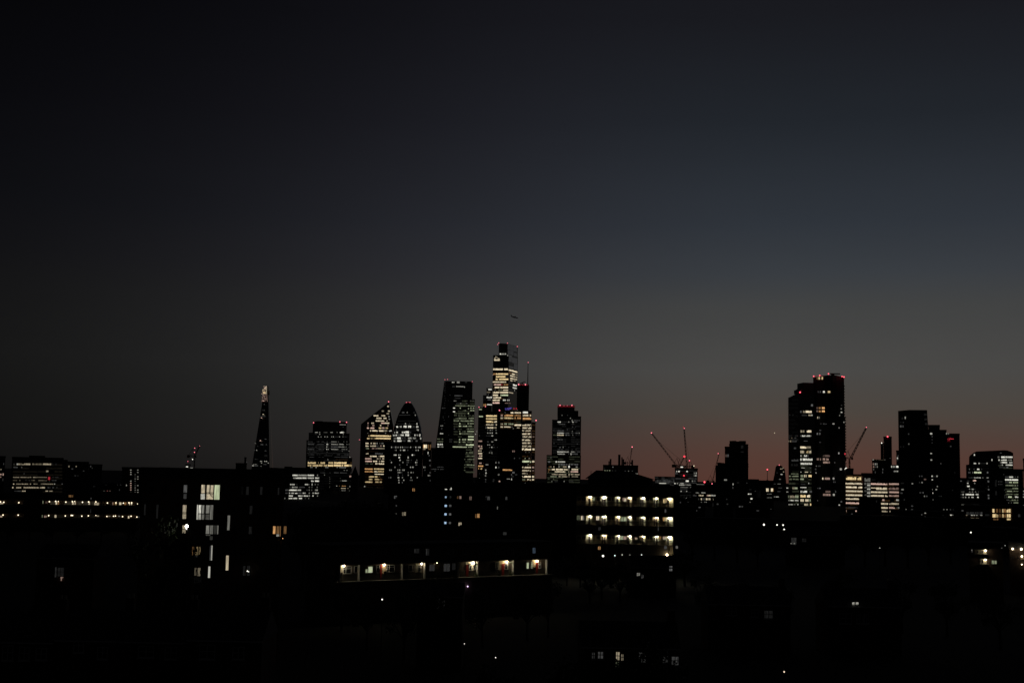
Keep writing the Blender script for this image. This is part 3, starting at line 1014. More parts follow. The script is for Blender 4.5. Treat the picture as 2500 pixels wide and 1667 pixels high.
root, f = tower('low_building', 'dark building roofline in front of the white-lit office block', ZO, [(-260, -10, 955), (-10, 120, 962)], 900, 20, BRICK, 'building', floors=3.2)


# ------------------------------------------------------------------ cranes
def lattice(mb, a, b, w, n):
    a, b = Vector(a), Vector(b)
    d = (b - a).normalized()
    s1 = d.cross(Vector((0, 1, 0)))
    s1 = s1.normalized() if s1.length > .1 else Vector((1, 0, 0))
    s2 = d.cross(s1).normalized()
    cs = [s1 * w + s2 * w, s1 * -w + s2 * w, s1 * -w - s2 * w, s1 * w - s2 * w]
    for c in cs:
        mb.tube(a + c, b + c * .5, w * .34, n=4)
    for k in range(n):
        p, q = a.lerp(b, k / n), a.lerp(b, (k + 1) / n)
        for j in range(4):
            mb.tube(p + cs[j], q + cs[(j + 1) % 4], w * .2, n=3)


def crane(label, zoom, D, mast, jib, lights=(), w=1.1, group=None, pend=None):
    """mast = (x, ytop, ybottom) ; jib = (x0, y0, x1, y1)"""
    p = at(zoom[0] + mast[0] / zoom[2], zoom[1] + mast[2] / zoom[2], D)
    root = thing('tower_crane', label, 'crane', (p.x, p.y, 0))
    w *= .72
    f = face_at(root, mast[0] - 200, mast[0] + 200, D, zoom, mast[2])
    u, zt = f.uz(mast[0], mast[1])
    mb = MB()
    lattice(mb, f.w(u, 0), f.w(u, zt), w, max(4, int(zt / 5)))
    mb.build('mast', STEEL, root)
    ua, za = f.uz(jib[0], jib[1])
    ub, zb = f.uz(jib[2], jib[3])
    A, B = f.w(ua, za), f.w(ub, zb)
    mb = MB()
    lattice(mb, A, B, w, max(6, int((B - A).length / 4)))
    mb.build('jib', STEEL, root)
    dx = -1 if B.x > A.x else 1
    cj = A + Vector((dx * 7, 0, 1.0))
    mb = MB()
    lattice(mb, A, cj, w * .9, 3)
    mb.build('counter_jib', STEEL, root)
    MB().box((cj.x - 1.8, cj.y - 1.2, cj.z - 3), (cj.x + 1.8, cj.y + 1.2, cj.z + .5)).build('counterweight', CONC, root)
    MB().box((A.x + dx * -2.6, A.y - 1.1, A.z - 1.4), (A.x + dx * -.8, A.y + 1.1, A.z + 1.2)).build('cab', WHITE, root)
    ap = A + Vector((dx * 3, 0, 9))
    mb = MB().tube(A, ap, .3, n=4).tube(cj, ap, .2, n=4).tube(ap, A.lerp(B, .8), .12, n=3)
    mb.build('a_frame', STEEL, root)
    for (x, y, r, c, st) in lights:
        f.beacon(x, y, r, c, st, d=1.5)
    return root


ZK = (1570, 1030, 6.815)
crane('tower crane with long jib leaning left, left one over the building site', ZK, 1560, (572, 745, 800), (568, 740, 140, 182), [(140, 180, 10, 'r', 1.9)], 1.0)
crane('tower crane with near vertical jib over the building site', ZK, 1540, (732, 745, 800), (730, 740, 682, 85), [(685, 105, 9, 'r', 1.7), (672, 85, 8, 'R', .5)], 1.0)
crane('short crane with a large red light between the two site cranes', ZK, 1520, (600, 735, 790), (603, 728, 686, 582), [(687, 573, 17, 'R', 1.5), (687, 573, 11, 'r', 2.5)], .9)
crane('faint distant crane left of the stepped residential tower', ZK, 1900, (1150, 990, 1080), (1155, 985, 1268, 512), [(1250, 523, 9, 'r', 1.6), (1148, 1025, 10, 'r', 1.6)], .8)
ZH = (1380, 1080, 9.8)
crane('small crane behind the rooftop flues', ZH, 1900, (1540, 500, 560), (1542, 490, 1602, 105), [(1600, 107, 15, 'r', 1.9)], .8)
ZR8 = (2050, 1040, 6.272)
crane('tower crane leaning right beside the tall twin towers', ZR8, 1480, (150, 505, 700), (168, 495, 410, 20), [(408, 18, 8, 'r', 1.8), (82, 425, 14, 'R', .5), (100, 650, 14, 'k', 4.0), (82, 655, 8, 'k', 1.0)], 1.2)
crane('small lit crane on the site left of the glass spire', ZF2, 1550, (1757, 250, 500), (1752, 250, 1845, 66), [(1757, 101, 9, 'r', 1.8), (1752, 177, 9, 'r', 1.8), (1847, 62, 7, 'r', 1.0), (1718, 305, 9, 'k', 1.8), (1632, 342, 9, 'r', 1.0)], .9)
root, f = tower('lit_building_site', 'half-built block with bright work lights under the small crane', ZF2, [(1566, 1785, 470), (1590, 1680, 400, 471, 3)], 1560, 20, DARKC, 'building')
f.rows('440:24 1617k9*36;468 1580k5 1655k5 1700k8*44^22;487:18 1625k7*44 1720k7*26 1760k7*20;455 1680d4;410 1640d2*40', 14, 20, 14)

# ------------------------------------------------------------------ flue-topped block
root, f = tower('flue_block', 'block with tall black rooftop flues and a few green windows', ZH, [(905, 1745, 545)], 1700, 34, DARKC, 'office block')
for (x0, x1, yt, tilt) in ((1265, 1320, 285, 8), (1342, 1372, 345, 6), (1374, 1410, 392, 6), (1062, 1104, 388, 0), (1032, 1058, 442, 0), (1582, 1625, 412, 10), (1482, 1495, 450, 0)):
    ua, zt = f.uz(x0, yt)
    ub, zb_ = f.uz(x1, 550)
    MB().tube(f.w((ua + ub) / 2, zb_ - 1, -8), f.w((ua + ub) / 2, zt, -8), abs(ub - ua) / 2, n=10).build('flue', DARKC, root)
f.rows('''682:40 935-1075g9;745:34 935-1060g7 1077g9^44;585:30 1140d6*26;620 945d3*20;675:24 1130k4 1200d3*30;680 1435d4 1515k5 1605d4;750:34 1600-1650k7 1685k6 1720k7
820:24 1500-1590d5 1680k9^46 1725k9^34;798 1352k6;870 1550d4;540:20 1567k4*16;720 1430d2*40 1530d2''', 24, 28, 20)

# ------------------------------------------------------------------ building site core and podium
root, f = tower('site_core', 'half-built concrete core and podium lit by white work lights', ZK, [(530, 910, 772), (195, 529, 912, None, 2)], 1500, 30, CONC, 'building')
f.rows('''748:22 645k9*42;820:24 560k8 597k9*26 733k9*24^16;850:34 545d5*12 565d5*10 845-865k4 885k7;890:22 845k4 868k8 885k7;980:30 720k9*18 742k9*34 820k6 850d5 870d4
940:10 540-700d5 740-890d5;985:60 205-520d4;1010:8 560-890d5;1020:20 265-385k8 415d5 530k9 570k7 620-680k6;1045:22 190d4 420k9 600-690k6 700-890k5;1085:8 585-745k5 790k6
1110:8 590-740d4;1140:8 640-720d4;1150:18 577k8 633k8 725k7;1200:18 515k8;1208 570k8*30;1270:22 525k9 560-640k6 708k9*24''', 20, 17, 16)  # wide dim rows are glow panels standing in for the work-lit grey facade
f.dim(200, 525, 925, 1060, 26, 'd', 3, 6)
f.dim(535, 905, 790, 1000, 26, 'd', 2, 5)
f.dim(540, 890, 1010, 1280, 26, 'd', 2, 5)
f.beacon(680, 890, 12, 'R', 1.6, d=2)
f.beacon(772, 638, 10, 'r', 1.7, d=-4)
f.beacon(772, 650, 13, 'R', .35, d=-5)
f.beacon(847, 728, 8, 'w', 1.5, d=-4)
for (x, y) in ((772, 640), (847, 730)):
    ua, zt = f.uz(x, y)
    _, zb_ = f.uz(x, 775)
    MB().tube(f.w(ua, zb_ - 2, -4.2), f.w(ua, zt, -4.2), .25, n=5).build('light_mast', STEEL, root)
root, f = tower('low_office', 'low office with bright lower strip windows right of the building site', ZK, [(800, 1215, 1042)], 1350, 28, DARKC, 'office block', floors=3.6)
f.rows('''1175:18 875-930k5 970-1040k6;1220:26 830-890d4 925-1005w7 1060-1085r6 1085-1125w8 1130-1205k6;1280:34 925k3 970w8 985-1035d4 1045-1070w8 1085w6 1110w8 1165-1205w9
1330:14 970k5 1025k5 1050k6;1395:16 925k6 990k7;1470:20 905k6 945-1010d3;1375:70 1165d2*20 1195d2*18;1035:8 890-1020k5''', 22, 20, 16)
f.beacon(1022, 997, 14, 'R', 3.0)
f.beacon(1022, 997, 8, 'r', 2.0, d=4)

# ------------------------------------------------------------------ stepped residential tower
ZM = (1740, 1060, 6.535)
root, f = tower('stepped_flats', 'black stepped residential tower with almost no lit windows', ZM,
                [(292, 520, 118, 160), (264, 565, 160, 202), (194, 566, 202, 468), (92, 568, 468, 506), (46, 568, 506)], 1450, 28, DARKC, floors=3.2)
f.rows('340:50 215r3*24 245d5*20;725:28 205k6*44;795:36 325k7*16;770 405d2*40;850:40 322d4*14;1155 150k7;1215 130k6*28;200:60 470d2*40;280:20 470d2*50;1040:40 225d3*14', 22, 20, 16)
for x in (300, 345, 400, 455, 500, 105, 150):
    ua, zt = f.uz(x, 112 if x > 200 else 460)
    f.slab('roof_pod', ua - 2.2, ua + 2.2, zt - 2.5, zt + random.uniform(-.4, 1.0), -14, -6, DARKC)
root, f = tower('mid_block', 'dark mid-rise with two bright cream windows left of the rounded tower', ZM, [(566, 735, 722), (735, 972, 742)], 1200, 30, DARKC, 'office block', floors=3.4)
f.rows('''775:20 545d3*20;885:60 865w9*20 885w8*14 945w9*30 967o5*12;950:14 865-940k4;1008:14 865-945k4;1190:12 875-940d4;1252:12 865-940d4;1310:12 870-930d2
950:18 572k9 600k7*40;905 680d3*20;880 600d2*40;1025:26 618k9*30;1080:18 597k4;1225 570d4*14 640k4*14;1275 612d3;1320 510d3 545d4*30;950:150 735d1*70;1410 640d4''', 20, 17, 18)
root, f = tower('red_mast', 'thin mast carrying one red light above the rooftops', ZM, [(858, 886, 735, 790)], 1230, 6, DARKC, 'mast')
ua, zt = f.uz(872, 562)
_, zb_ = f.uz(872, 740)
MB().tube(f.w(ua, zb_ - 3, -3), f.w(ua, zt, -3), .35, .2).build('pole', STEEL, root)
f.beacon(872, 560, 11, 'R', 3.0, d=-2.6)
f.beacon(872, 560, 8, 'r', 1.6, d=-1.6)
# rounded-top tower
root = thing('round_top_tower', 'small far tower with a rounded sloping top and red light', 'tower', at(1902, 1200, 1900).xy.to_3d())
f = face_at(root, 965, 1170, 1900, ZM, 700)
outl = [(962, 745), (985, 640), (1003, 525), (1018, 500), (1060, 488), (1098, 500), (1132, 532), (1152, 562), (1160, 640), (1172, 745)]
mb = MB()
top = [f.w(*f.uz(x, y)) for x, y in outl]
fr = [f.w(f.uz(962, 745)[0] - 1, 0)] + top + [f.w(f.uz(1172, 745)[0] + 1, 0)]
bkv = -f.n * 24
mb.poly(fr[::-1]).poly([p + bkv for p in fr])
for p_, q_ in zip(fr, fr[1:]):
    mb.poly([p_, q_, q_ + bkv, p_ + bkv])
mb.build('shaft', GLASS, root)
f.rows('''550 1085w6 1105w5;535 1122w6*14;597 1130w6;612 1020-1035d3;637 1098k8*30;715 1073k5*30;790:12 975-1020d4 1060k5*50;853:12 1075d4*60;910:12 1055d4*50;995 985k6 1030k7*50
1080:30 980k6 1025k7*40 1090k7*14;1190 1052d5;1205:36 1160k7*20;1260:46 1010-1095g8;1320:34 975k6 1010-1090y8;1365:16 1085d4*20''', 16, 16, 16)
f.beacon(1062, 487, 8, 'r', 1.6)

# ------------------------------------------------------------------ twin tall towers right of centre
ZP, ZQ = (1910, 895, 7.647), (1910, 1090, 7.841)
DP = 1500.0
root = thing('tall_office_tower', 'tall dark office tower with white lit floors, left of the twin pair', 'skyscraper', at(1965, 1100, DP).xy.to_3d())
A = at(1910 + 110 / 7.647, 895 + 900 / 7.647, DP + 16)
B = at(1910 + 306 / 7.647, 895 + 900 / 7.647, DP)
C2 = at(1910 + 600 / 7.647, 895 + 900 / 7.647, DP + 3)
fl, f = Face(root, A, B, ZP), Face(root, B, C2, ZP)
zA, zB = fl.uz(110, 580)[1], f.uz(300, 487)[1]
mb = MB()
VD = Vector((B.x, B.y, 0)).normalized() * 34
mb.prism([A, B, C2, C2 + VD, A + VD], 0, [zA, zB, zB, zB, zA])
mb.build('shaft', GLASS, root)
ua, zt = f.uz(358, 418)
ub, _ = f.uz(598, 418)
f.slab('upper_storey', ua, ub, zB - .2, zt, -24, -2, DARKC)
ua, zt2 = f.uz(414, 292)
f.slab('plant_screen', ua, ub, zt - .2, zt2, -23, -3, DARKC)
ed = MB()
z = 4.0
while z < zA - 2:
    for ff, L in ((fl, fl.len), (f, f.len)):
        p0, p1 = ff.w(0, z, .12), ff.w(L, z, .12)
        ed.poly([p0, p1, p1 + Vector((0, 0, .5)), p0 + Vector((0, 0, .5))])
    z += 4.0
ed.build('floor_edge', BAND, root)['kind'] = 'stuff'
f.rows('''840:46 345d5*25 385-430w5 435-545w9;905:32 360-460d3 485-530w6 550k8;1205:50 340-365w6 375-410w5 435-540w9;1290:34 345k4 365-430k8 445-520k7 535k4
1385:14 400-470d5;1505:46 335-445w9 450-530w5;720:46 552d6*34''', 30, 20, 18)
fl.rows('1330:26 130d3 165-190w3 220-260d4;1390:40 125w4 160w5 190-270d4;1520:36 240d4*40;900:30 140d2*30 200d2*30', 30, 22, 16)
f.beacon(327, 477, 13, 'R', 2.6)
f.beacon(327, 477, 8, 'r', 1.8, d=2)
ua, zt = f.uz(300, 425)
MB().tube(f.w(ua, zB - 1, -5), f.w(ua, zt + .5, -5), .3).tube(f.w(ua - 2.2, zt - 1, -5), f.w(ua + 2, zt + 1.5, -5), .4).build('roof_hoist', STEEL, root)
f.z = fl.z = ZQ
f.rows('''100:56 345-415w7 455-500y7 515-550w7;175:36 355k8 415-470k8 490d5;245:48 345-365k9 390-440k9 445-575k8;325:42 350-420k9 425-500k8 510-565k8;405:12 365-430k7 520-550d6
485:16 355k8 430-490w8 540k6;560:48 350-400g6 415-435w8 455w7 500-560y9;620:36 345-410g6;700 505k7*14;718:24 350-440d3;780:18 345-460k8;860:42 345-390k7 400-470k9 520-565d5
945:56 345-445y9 470-530w9;1025:56 345-410w8 440-500w8 520-540g6;1105:48 420-490w7 530-550y9;1180:56 355r6 400r5 460-520r7 540d4;1250:40 360-560g1;1390:34 345-370k8 390-520w7 530-560k8''', 30, 20, 16)
fl.rows('''260:46 180-310d4;350:50 150-300d2;520:20 170-310g4;565:24 130-310g5;620:24 140-310g4;795:42 195-235w5 240-310g6;955:56 115-135g4 150-180w6 190-240w5 250-310g6
1028:26 120-145k5 160-220k8 240-310k7;1105:24 120-150k5 150-210k6 240k5 300k8;1185:24 185-220k8 240-290d5 300k8''', 30, 20, 16)
f.dim(345, 560, 60, 1400, 38, 'g', 2, 3)
fl.dim(125, 318, 480, 1240, 75, 'g', 2, 3)
f.z = fl.z = ZP
fl.dim(118, 300, 1290, 1500, 75, 'd', 2, 3)
fl.dim(118, 300, 620, 1220, 75, 'd', 1, 3)
# lit lobby wing at its foot
root, f2 = tower('lobby_wing', 'low wing with a row of white downlights at the tall office tower foot', ZQ, [(78, 330, 1235)], 1440, 12, CONC, 'building')
f2.rows('1285:26 92k8*24 130k9*20 165k9*20 205k9*24 240k9*26;1370:110 95-190d2 200-310d1;790:22 95k8*34;865:18 95k7*34;1205:46 52k6*16', 24, 60, 18)  # tall dim panes are glow painted in for the lit wall

# curved residential partner
root = thing('curved_flats_tower', 'tall black curved residential tower ringed with red roof beacons', 'skyscraper', at(2023, 1100, DP).xy.to_3d())
ca, cb = span(577, 1160, DP - 4, ZP, 900)
f = Face(root, ca, cb, ZP)
L = f.len
arc = []
for k in range(9):
    t = k / 8
    arc.append(f.w(L * t, 0, -9 + 36 * t * (1 - t)))
zt0, zt1 = f.uz(580, 205)[1], f.uz(860, 155)[1]
back = [f.w(L, 0, -30), f.w(0, 0, -30)]
ztl = [f.uz(577 + 583 * k / 8, (190, 182, 172, 164, 158, 156, 158, 175, 192)[k])[1] for k in range(9)]
mb = MB()
mb.prism(arc + back, 0, ztl + [ztl[-1], ztl[0]])
mb.build('shaft', DARKC, root)
eb = MB()
z = 3.3
while z < zt0 - 4:
    for p_, q_ in zip(arc, arc[1:]):
        p2, q2 = p_ + f.n * .15, q_ + f.n * .15
        eb.poly([(p2.x, p2.y, z), (q2.x, q2.y, z), (q2.x, q2.y, z + .45), (p2.x, p2.y, z + .45)])
    z += 3.3
eb.build('floor_edge', BAND, root)['kind'] = 'stuff'
k = 0
z = f.uz(1150, 1560)[1] - 60
while z < f.uz(1150, 330)[1]:
    wide = z < f.uz(1150, 930)[1]
    f.slab('balcony', L - 2.0, L + (1.9 if wide else .7), z, z + 1.3, -16, -8.5, CONC)
    z += 3.4
f.slab('balcony_stack', L - .2, L + .9, 0, f.uz(1150, 930)[1], -15.8, -8.7, DARKC)
# two-part front plane for its windows (slightly ahead of the curve)
f.o = f.o + f.n * 0.3


def curve_rows(text, h, sw):
    old = f.o.copy()
    for line in re.split(r'[;\n]+', text):
        for tk in line.split()[1:]:
            x = float(TOK.match(tk).group(1))
            x2 = float(TOK.match(tk).group(2) or x)
            dd = -9
            for xx in (x, (x + x2) / 2, x2):
                u = f.uz(xx, float(line.split()[0].split(':')[0]))[0] / L
                u = max(0, min(1, u))
                dd = max(dd, -9 + 36 * u * (1 - u))
            f.o = old + f.n * dd
            f.rows(line.split()[0] + ' ' + tk, h, 22, sw)
            f.o = old.copy()


curve_rows('''215:56 655o4*26 690y8*25 745y8*25;470:40 670d4*16 710d5*14 775k9*30 862y8*25 885y8*18;770:38 650r4*20 680-720o6 765o9*50;830:38 650r5*20 680-720o7 765o9*50
850 1105k8*26;785 1100k6;910 1070k6*14;950:44 660w7*16 690k5*16;1035 1150k7*14;1065 720d4*14 760-830d4 955k7*35;1140 1060k6*18;1185 690-725d4
1250:44 655d6*26 700d6*16;1410:16 690-720d4;870 1080k3*16;720 1105d3*26''', 26, 18)
f.z = ZQ
curve_rows('''125:44 1082k7*18;175:42 775-910r4;240:44 660-740r5 775-910r6;300:42 780-910r6;305 1005d5*14;370 650k5*14 680-730d4;430:40 1120k9*36 640d4*24;500 645k7*16
610:46 775w9*20 790-910r6 980k7*30;675:30 985d5*16 1015d4*14;795 597d5 680d4 720d6*24;860:46 780-920r4 1020d5*16;920:46 780-920r6 985k7*36;1050:34 1130d5*30
1115 1090k8*24;1185 785d4 630d5;1240:50 815k5*12;1300 1030d2;1415:40 790g5*20 850d4*20;1030 675k4*14;1350 640d2*40''', 26, 18)
f.z = ZP
for (x, y, r_) in ((585, 175, 13), (697, 160, 13), (862, 130, 13), (1115, 180, 12), (1150, 190, 14)):
    f.beacon(x, y, r_, 'R', 2.2, d=-2)
    f.beacon(x, y, r_ * .62, 'r', 1.9, d=1)
for x in (625, 655, 735, 765):
    f.beacon(x, 170, 9, 'R', .25, d=-2)
ua, za = f.uz(880, 120)
ub, zb2 = f.uz(1085, 120)
MB().box((f.w(ua, 0, -9).x, f.w(ua, 0, -9).y - 1, za - .7), (f.w(ub, 0, -9).x, f.w(ub, 0, -9).y + 1, za + .6)).tube(f.w((ua * .7 + ub * .3), za - 8, -9), f.w((ua * .7 + ub * .3), za, -9), 2.0).build('roof_cradle', STEEL, root)

# ------------------------------------------------------------------ long lit offices right
root, f = tower('pink_lit_office', 'office block with stacked warm pinkish lit floors beside the twin towers', ZR8, [(90, 352, 742), (92, 210, 652, 743, 4)], 1150, 26, DARKC, 'office block', floors=3.8)
f.rows('''762:8 100-340o4;800:52 100-330y9;878:29 90-345w8;935:29 95-345w9;995:29 95-350w8;1055:29 95-345w8;1112:29 95-295w8;1177:29 95-295r8;1245:30 90-280d3;1298:29 100-280r8;1355:29 105-290w8;1415:26 160-280w8
630:26 100k6*14;655:30 20k7*26''', 34, 20, 16)
f.dim(95, 345, 840, 1400, 59, 'o', 2, 4)
root, f = tower('twin_wing_office', 'office with a cool white stairwell and two wings of pinkish floors', ZR8, [(354, 912, 752), (332, 490, 724, 753, 5)], 1160, 26, DARKC, 'office block', floors=3.8)
f.rows('''820:64 380-470k4;880:40 380-412k4 420-470k4;905:22 420-470k7;935:29 380-412k4 420-470k4;962:22 420-470k7;992:30 380-412k3 420-470k4;1020:22 420-470k7;1050:26 380-412k3 420-470k4;1078:24 420-470k8
885:29 478-730r8 755-905r7;945:16 478-560w9;955:40 560-725w8 755-905r5;1010:29 478-730w8 755-905r7;1065:29 478-735w8 755-905r6;1130:29 670r7*30 885k7*40
1187:29 635-740w8 755-905w7;1248:29 640-735w8 755-845r7 882k4 905k6;1303:26 645-735w6 770w6;855:16 595d3*30;820:16 520d2*60''', 34, 20, 14)
f.dim(478, 905, 900, 1080, 60, 'o', 2, 6)
f.dim(640, 905, 1140, 1300, 60, 'o', 2, 4)
root, f = tower('dark_infill_block', 'black infill block hiding the lower floors between the two lit wings', ZR8, [(298, 625, 1092)], 900, 20, BRICK, 'building', floors=3.2)
f.rows('1375:14 380k8*16 485d4 510k5 530k5 550k5 590k6*20 620k5 647k6 680k5;1150:40 565d2*16;1470 495d4 560d3*30;1500 325d4', 14, 20, 12)
root, f = tower('slim_distant_tower', 'slim dark distant tower with a single red roof light', ZR8, [(670, 796, 163), (626, 669, 262)], 1900, 26, DARKC)
f.beacon(733, 160, 12, 'R', 3.0)
f.beacon(733, 160, 7, 'r', 1.8, d=2)
f.beacon(643, 257, 8, 'k', 1.8)
f.rows('490 772d4', 14, 20, 14)
root, f = tower('lit_parapet_block', 'block with a thin lit roof edge in front of the slim distant tower', ZR8, [(495, 702, 514)], 1500, 24, DARKC, 'building')
f.rows('516:7 515-690w3;514:12 513k8*16 692k5*12;580:34 515r5*14 545k7*12 570k6*12;622:28 520r5*18 547d4 575k6*12;662:30 520k4*14 660d5*12;705:34 545d4*12 658d5*12', 28, 20, 14)
root, f = tower('small_white_lit_block', 'small block with white square windows left of the black twin slabs', ZR8, [(703, 905, 598), (866, 904, 376, 599, 3)], 1450, 22, DARKC, 'building')
f.rows('490:30 885k8*18;455 893d4;520 885d3*20;620:34 797k8*16 830k7*18 850d6*12 882k9*32;690:22 847k7*16 830d5 882k7*26', 24, 24, 16)

# ------------------------------------------------------------------ black stepped slabs at right
ZV = (2180, 985, 5.227)
root = thing('black_slab_tower', 'large black slab tower with slightly raked right edge', 'tower', at(2230, 1150, 1400).xy.to_3d())
f = face_at(root, 70, 440, 1400, ZV, 600)
mb = MB()
pts = [f.w(f.uz(72, 600)[0], 0), f.w(f.uz(458, 600)[0] + 4, 0), f.w(*f.uz(436, 82)), f.w(*f.uz(210, 80)), f.w(*f.uz(66, 93))]
mb.poly(pts).poly([p - f.n * 30 for p in pts][::-1])
for p_, q_ in zip(pts, pts[1:] + pts[:1]):
    mb.poly([p_, p_ - f.n * 30, q_ - f.n * 30, q_])
mb.build('shaft', DARKC, root)
f.rows('''180:34 157k7*12;240:20 100d2 132d3*14;290:30 100d5*20 128d4*18;388 200d4;515 203k5*14;190:30 120d2*20;1095 122k6*30;1140 110d4*26;925 340d4 370d4;965 410r4*26;1005 340d3 372k6*16;1020 248k6*18
1135 350d4*20 385d5;1180 403k6 432d5;1225 145d3;1305 245d4*24;1355:28 168k6*12 245d4*24;550 100d2 135d2;140:30 415d2*40;200:30 420d2*40;260:30 430d2*40;1015 120d2*40''', 20, 20, 14)
root, f = tower('black_stepped_tower', 'black stepped slab with a column of white stair lights and red roof sign', ZV,
                [(452, 596, 276, 338), (453, 682, 338, 385), (454, 850, 385)], 1430, 30, DARKC, floors=3.2)
f.rows('''383:24 488k8*26 685k6*14 710k5*12;420 500d4;460 500d3;500 500d3;635 488k7*20;718 490k7*20;765 612d4;925:20 497k8*24 562k7*16;970 497k8*24;1055 490k6 567k6;1095 500k6 553k7*18;1140 500k8*28;1180 590d2 615d3;1225 500k7*26
1355:26 650k6*12 690k6*14 735d4*14 770d2*14;545 737d4*18;450:10 700R5 730R7*26 750R8*20 768R7*18;438:8 715R5 735R6;460:10 705R6 720R7;480:8 703R5 725R4;1105 760d2;930 530d2*30;880 790d2''', 18, 20, 12)
root, f = tower('street_level_block', 'low dark frontage with scattered street lights below the black slabs', ZV, [(60, 460, 1372), (460, 900, 1388)], 800, 20, BRICK, 'building', floors=3.2)
f.rows('1395 412k7*20;1415 368d5;1445 410d6;1466:10 470-560k4;1420 740k9*18 762k5;1472:24 797k7*30 845k8*14;1515 208k6*14;1500 570d3;1425 640d2', 14, 22, 14)

# ------------------------------------------------------------------ domed office far right
ZW = (2330, 1080, 7.465)
root = thing('barrel_roof_office', 'large office with a curved barrel roof near the right edge', 'office block', at(2420, 1200, 1150).xy.to_3d())
f = face_at(root, 215, 1090, 1150, ZW, 500)
outl = [(212, 405), (266, 398), (268, 262), (285, 235), (340, 190), (405, 160), (640, 150), (900, 138), (960, 142), (1030, 165), (1072, 190), (1076, 480), (1090, 490)]
fr = [f.w(f.uz(212, 640)[0], 0)] + [f.w(*f.uz(x, y)) for x, y in outl] + [f.w(f.uz(1090, 640)[0], 0)]
bkv = -f.n * 40
mb = MB().poly(fr[::-1]).poly([p + bkv for p in fr])
for p_, q_ in zip(fr, fr[1:]):
    mb.poly([p_, q_, q_ + bkv, p_ + bkv])
mb.build('hall', DARKC, root)
f.rows('''225:32 365k9*18;315:40 685k8*18;378:26 355-395k8 450k8*20 595k8*18;380:10 470-580d3;485:26 275k5*14 360d4*16 435k9*40 497d4*14;545:34 275d4*40 335k5*12 360-490g8 605d6*24;640:20 255-340d4 355-480k7 520k5 605k6*36
265:34 805k5*30 855-920k9 930-1060k8;318:30 815k8*26 855-955k8 985k5*12 1000-1045k5;362:30 840k5*14 860-960k8 1000-1060k7;408:26 845d4 875k7 935-1060k8;452:26 820-930d3 965d6*36;190:18 848d4*36
700 620d5*30;710:30 620d6*26;800 620d3;855:30 625d6*26;960:30 622d6*26;1010:36 625d6*26;700:50 760d2*26;760:90 755d2*30;920:90 760d2*30;710:26 805d3 835d3 865d3;760:26 805d3 835d3 865d3''', 26, 24, 18)
f.dim(250, 640, 420, 900, 52, 'd', 1, 5)
f.dim(800, 1060, 280, 470, 46, 'g', 2, 3)
root, f = tower('scaffold_lit_block', 'lower block with work lights and a pink window beside the barrel-roofed office', ZW, [(100, 462, 655)], 1050, 20, CONC, 'building', floors=3.6)
f.rows('''690:28 320-395r9;700 120d5*26 250d3*40;740:24 245k8*26 370k6*20;795:26 255k9*44;850:24 275k8*18 310k5*14 335k8*26 370d4;870:60 115-450d1;895:16 120-180k4 280k7*24 330k7*20 385k7*20 440d4
945:28 125d5*12 160k8*20 205-355k9 390-440k7;995:24 125d4*12 160k6 205k7*20 265k7*20 310-350k7 430k9*24;1132:12 125-320k4 340-460d3;1150 440d4''', 22, 20, 16)
root, f = tower('green_striped_office', 'office with green-white striped floors at the right edge', ZW, [(905, 1250, 492)], 1080, 24, DARKC, 'office block', floors=3.8)
f.rows('''580 900d3;628:28 925-1000d4 1000-1070k8 1110d4*14 1155k5*14;678:32 925-1160k9;725:26 925-1000d4 1000-1160g7;780:24 930-1120g5 1150k5;835:26 1060-1160g5;885:18 960-1050g6 1080-1165g5;940:14 930-1165g5
990:30 950d4 980-1045g8 1105-1165k8;1045:22 950-1000d4 1045-1165g5;1095:22 990k4 1040k4 1080-1165g5;860:14 915d4;980:80 918d3*12''', 24, 22, 16)
f.dim(925, 1165, 640, 1100, 52, 'g', 2, 3)
root, f = tower('right_edge_tower', 'dark tower sliver cut off by the right picture edge', ZW, [(1252, 1480, 300)], 1000, 24, DARKC, floors=3.6)
f.rows('885:30 1264k6*20;940:30 1262d6*20;990:30 1262k6*20;1140:20 1262d4*20', 24, 22, 16)
root, f = tower('gold_window_hall', 'low hall with a large golden multi-pane window near the right edge', ZW, [(180, 1235, 1165)], 620, 16, BRICK, 'hall', floors=3.4)
f.rows('''1240:78 695-730y9 760-795o4 815-850o3 870-895y8 900-945o5 950-985y9 990-1025y9;1330:74 697-750y9 755-800y6 815-860o3 870-895y8 900-945o4 950-985y9 990-1025y9;1395:38 710-800o4 950-1025y8
1255:150 1040o2*14;1290:66 220-365d3 380-440d3 460-510d4;1322:18 225w5*24 320k8*30 362k7*26 410k6*30 490k7*36;1385:30 210k6*20 245d5*20 300-380w8 390-450w5;1390:24 20k7*30 88k8*20;1330:60 1180d3*40;1320:40 600d2*80''', 24, 20, 16)
for x in (868, 948):
    uu, za = f.uz(x, 1200)
    _, zb_ = f.uz(x, 1418)
    f.slab('mullion', uu - .12, uu + .12, zb_, za, .3, .5, BLACKP)
# ------------------------------------------------------------------ parts for near buildings
def frame_mesh(w, h, t=0.07, d=0.09, bars=()):
    mb = MB()
    mb.box((-w / 2, -d, -h / 2), (-w / 2 + t, 0, h / 2)).box((w / 2 - t, -d, -h / 2), (w / 2, 0, h / 2))
    mb.box((-w / 2 + t, -d, -h / 2), (w / 2 - t, 0, -h / 2 + t)).box((-w / 2 + t, -d, h / 2 - t), (w / 2 - t, 0, h / 2))
    for kind, pos in bars:
        if kind == 'v':
            mb.box((pos * w - t / 2, -d * .9, -h / 2 + t), (pos * w + t / 2, 0, h / 2 - t))
        else:
            mb.box((-w / 2 + t, -d * .8, pos * h - t / 2), (w / 2 - t, 0, pos * h + t / 2))
    return mb


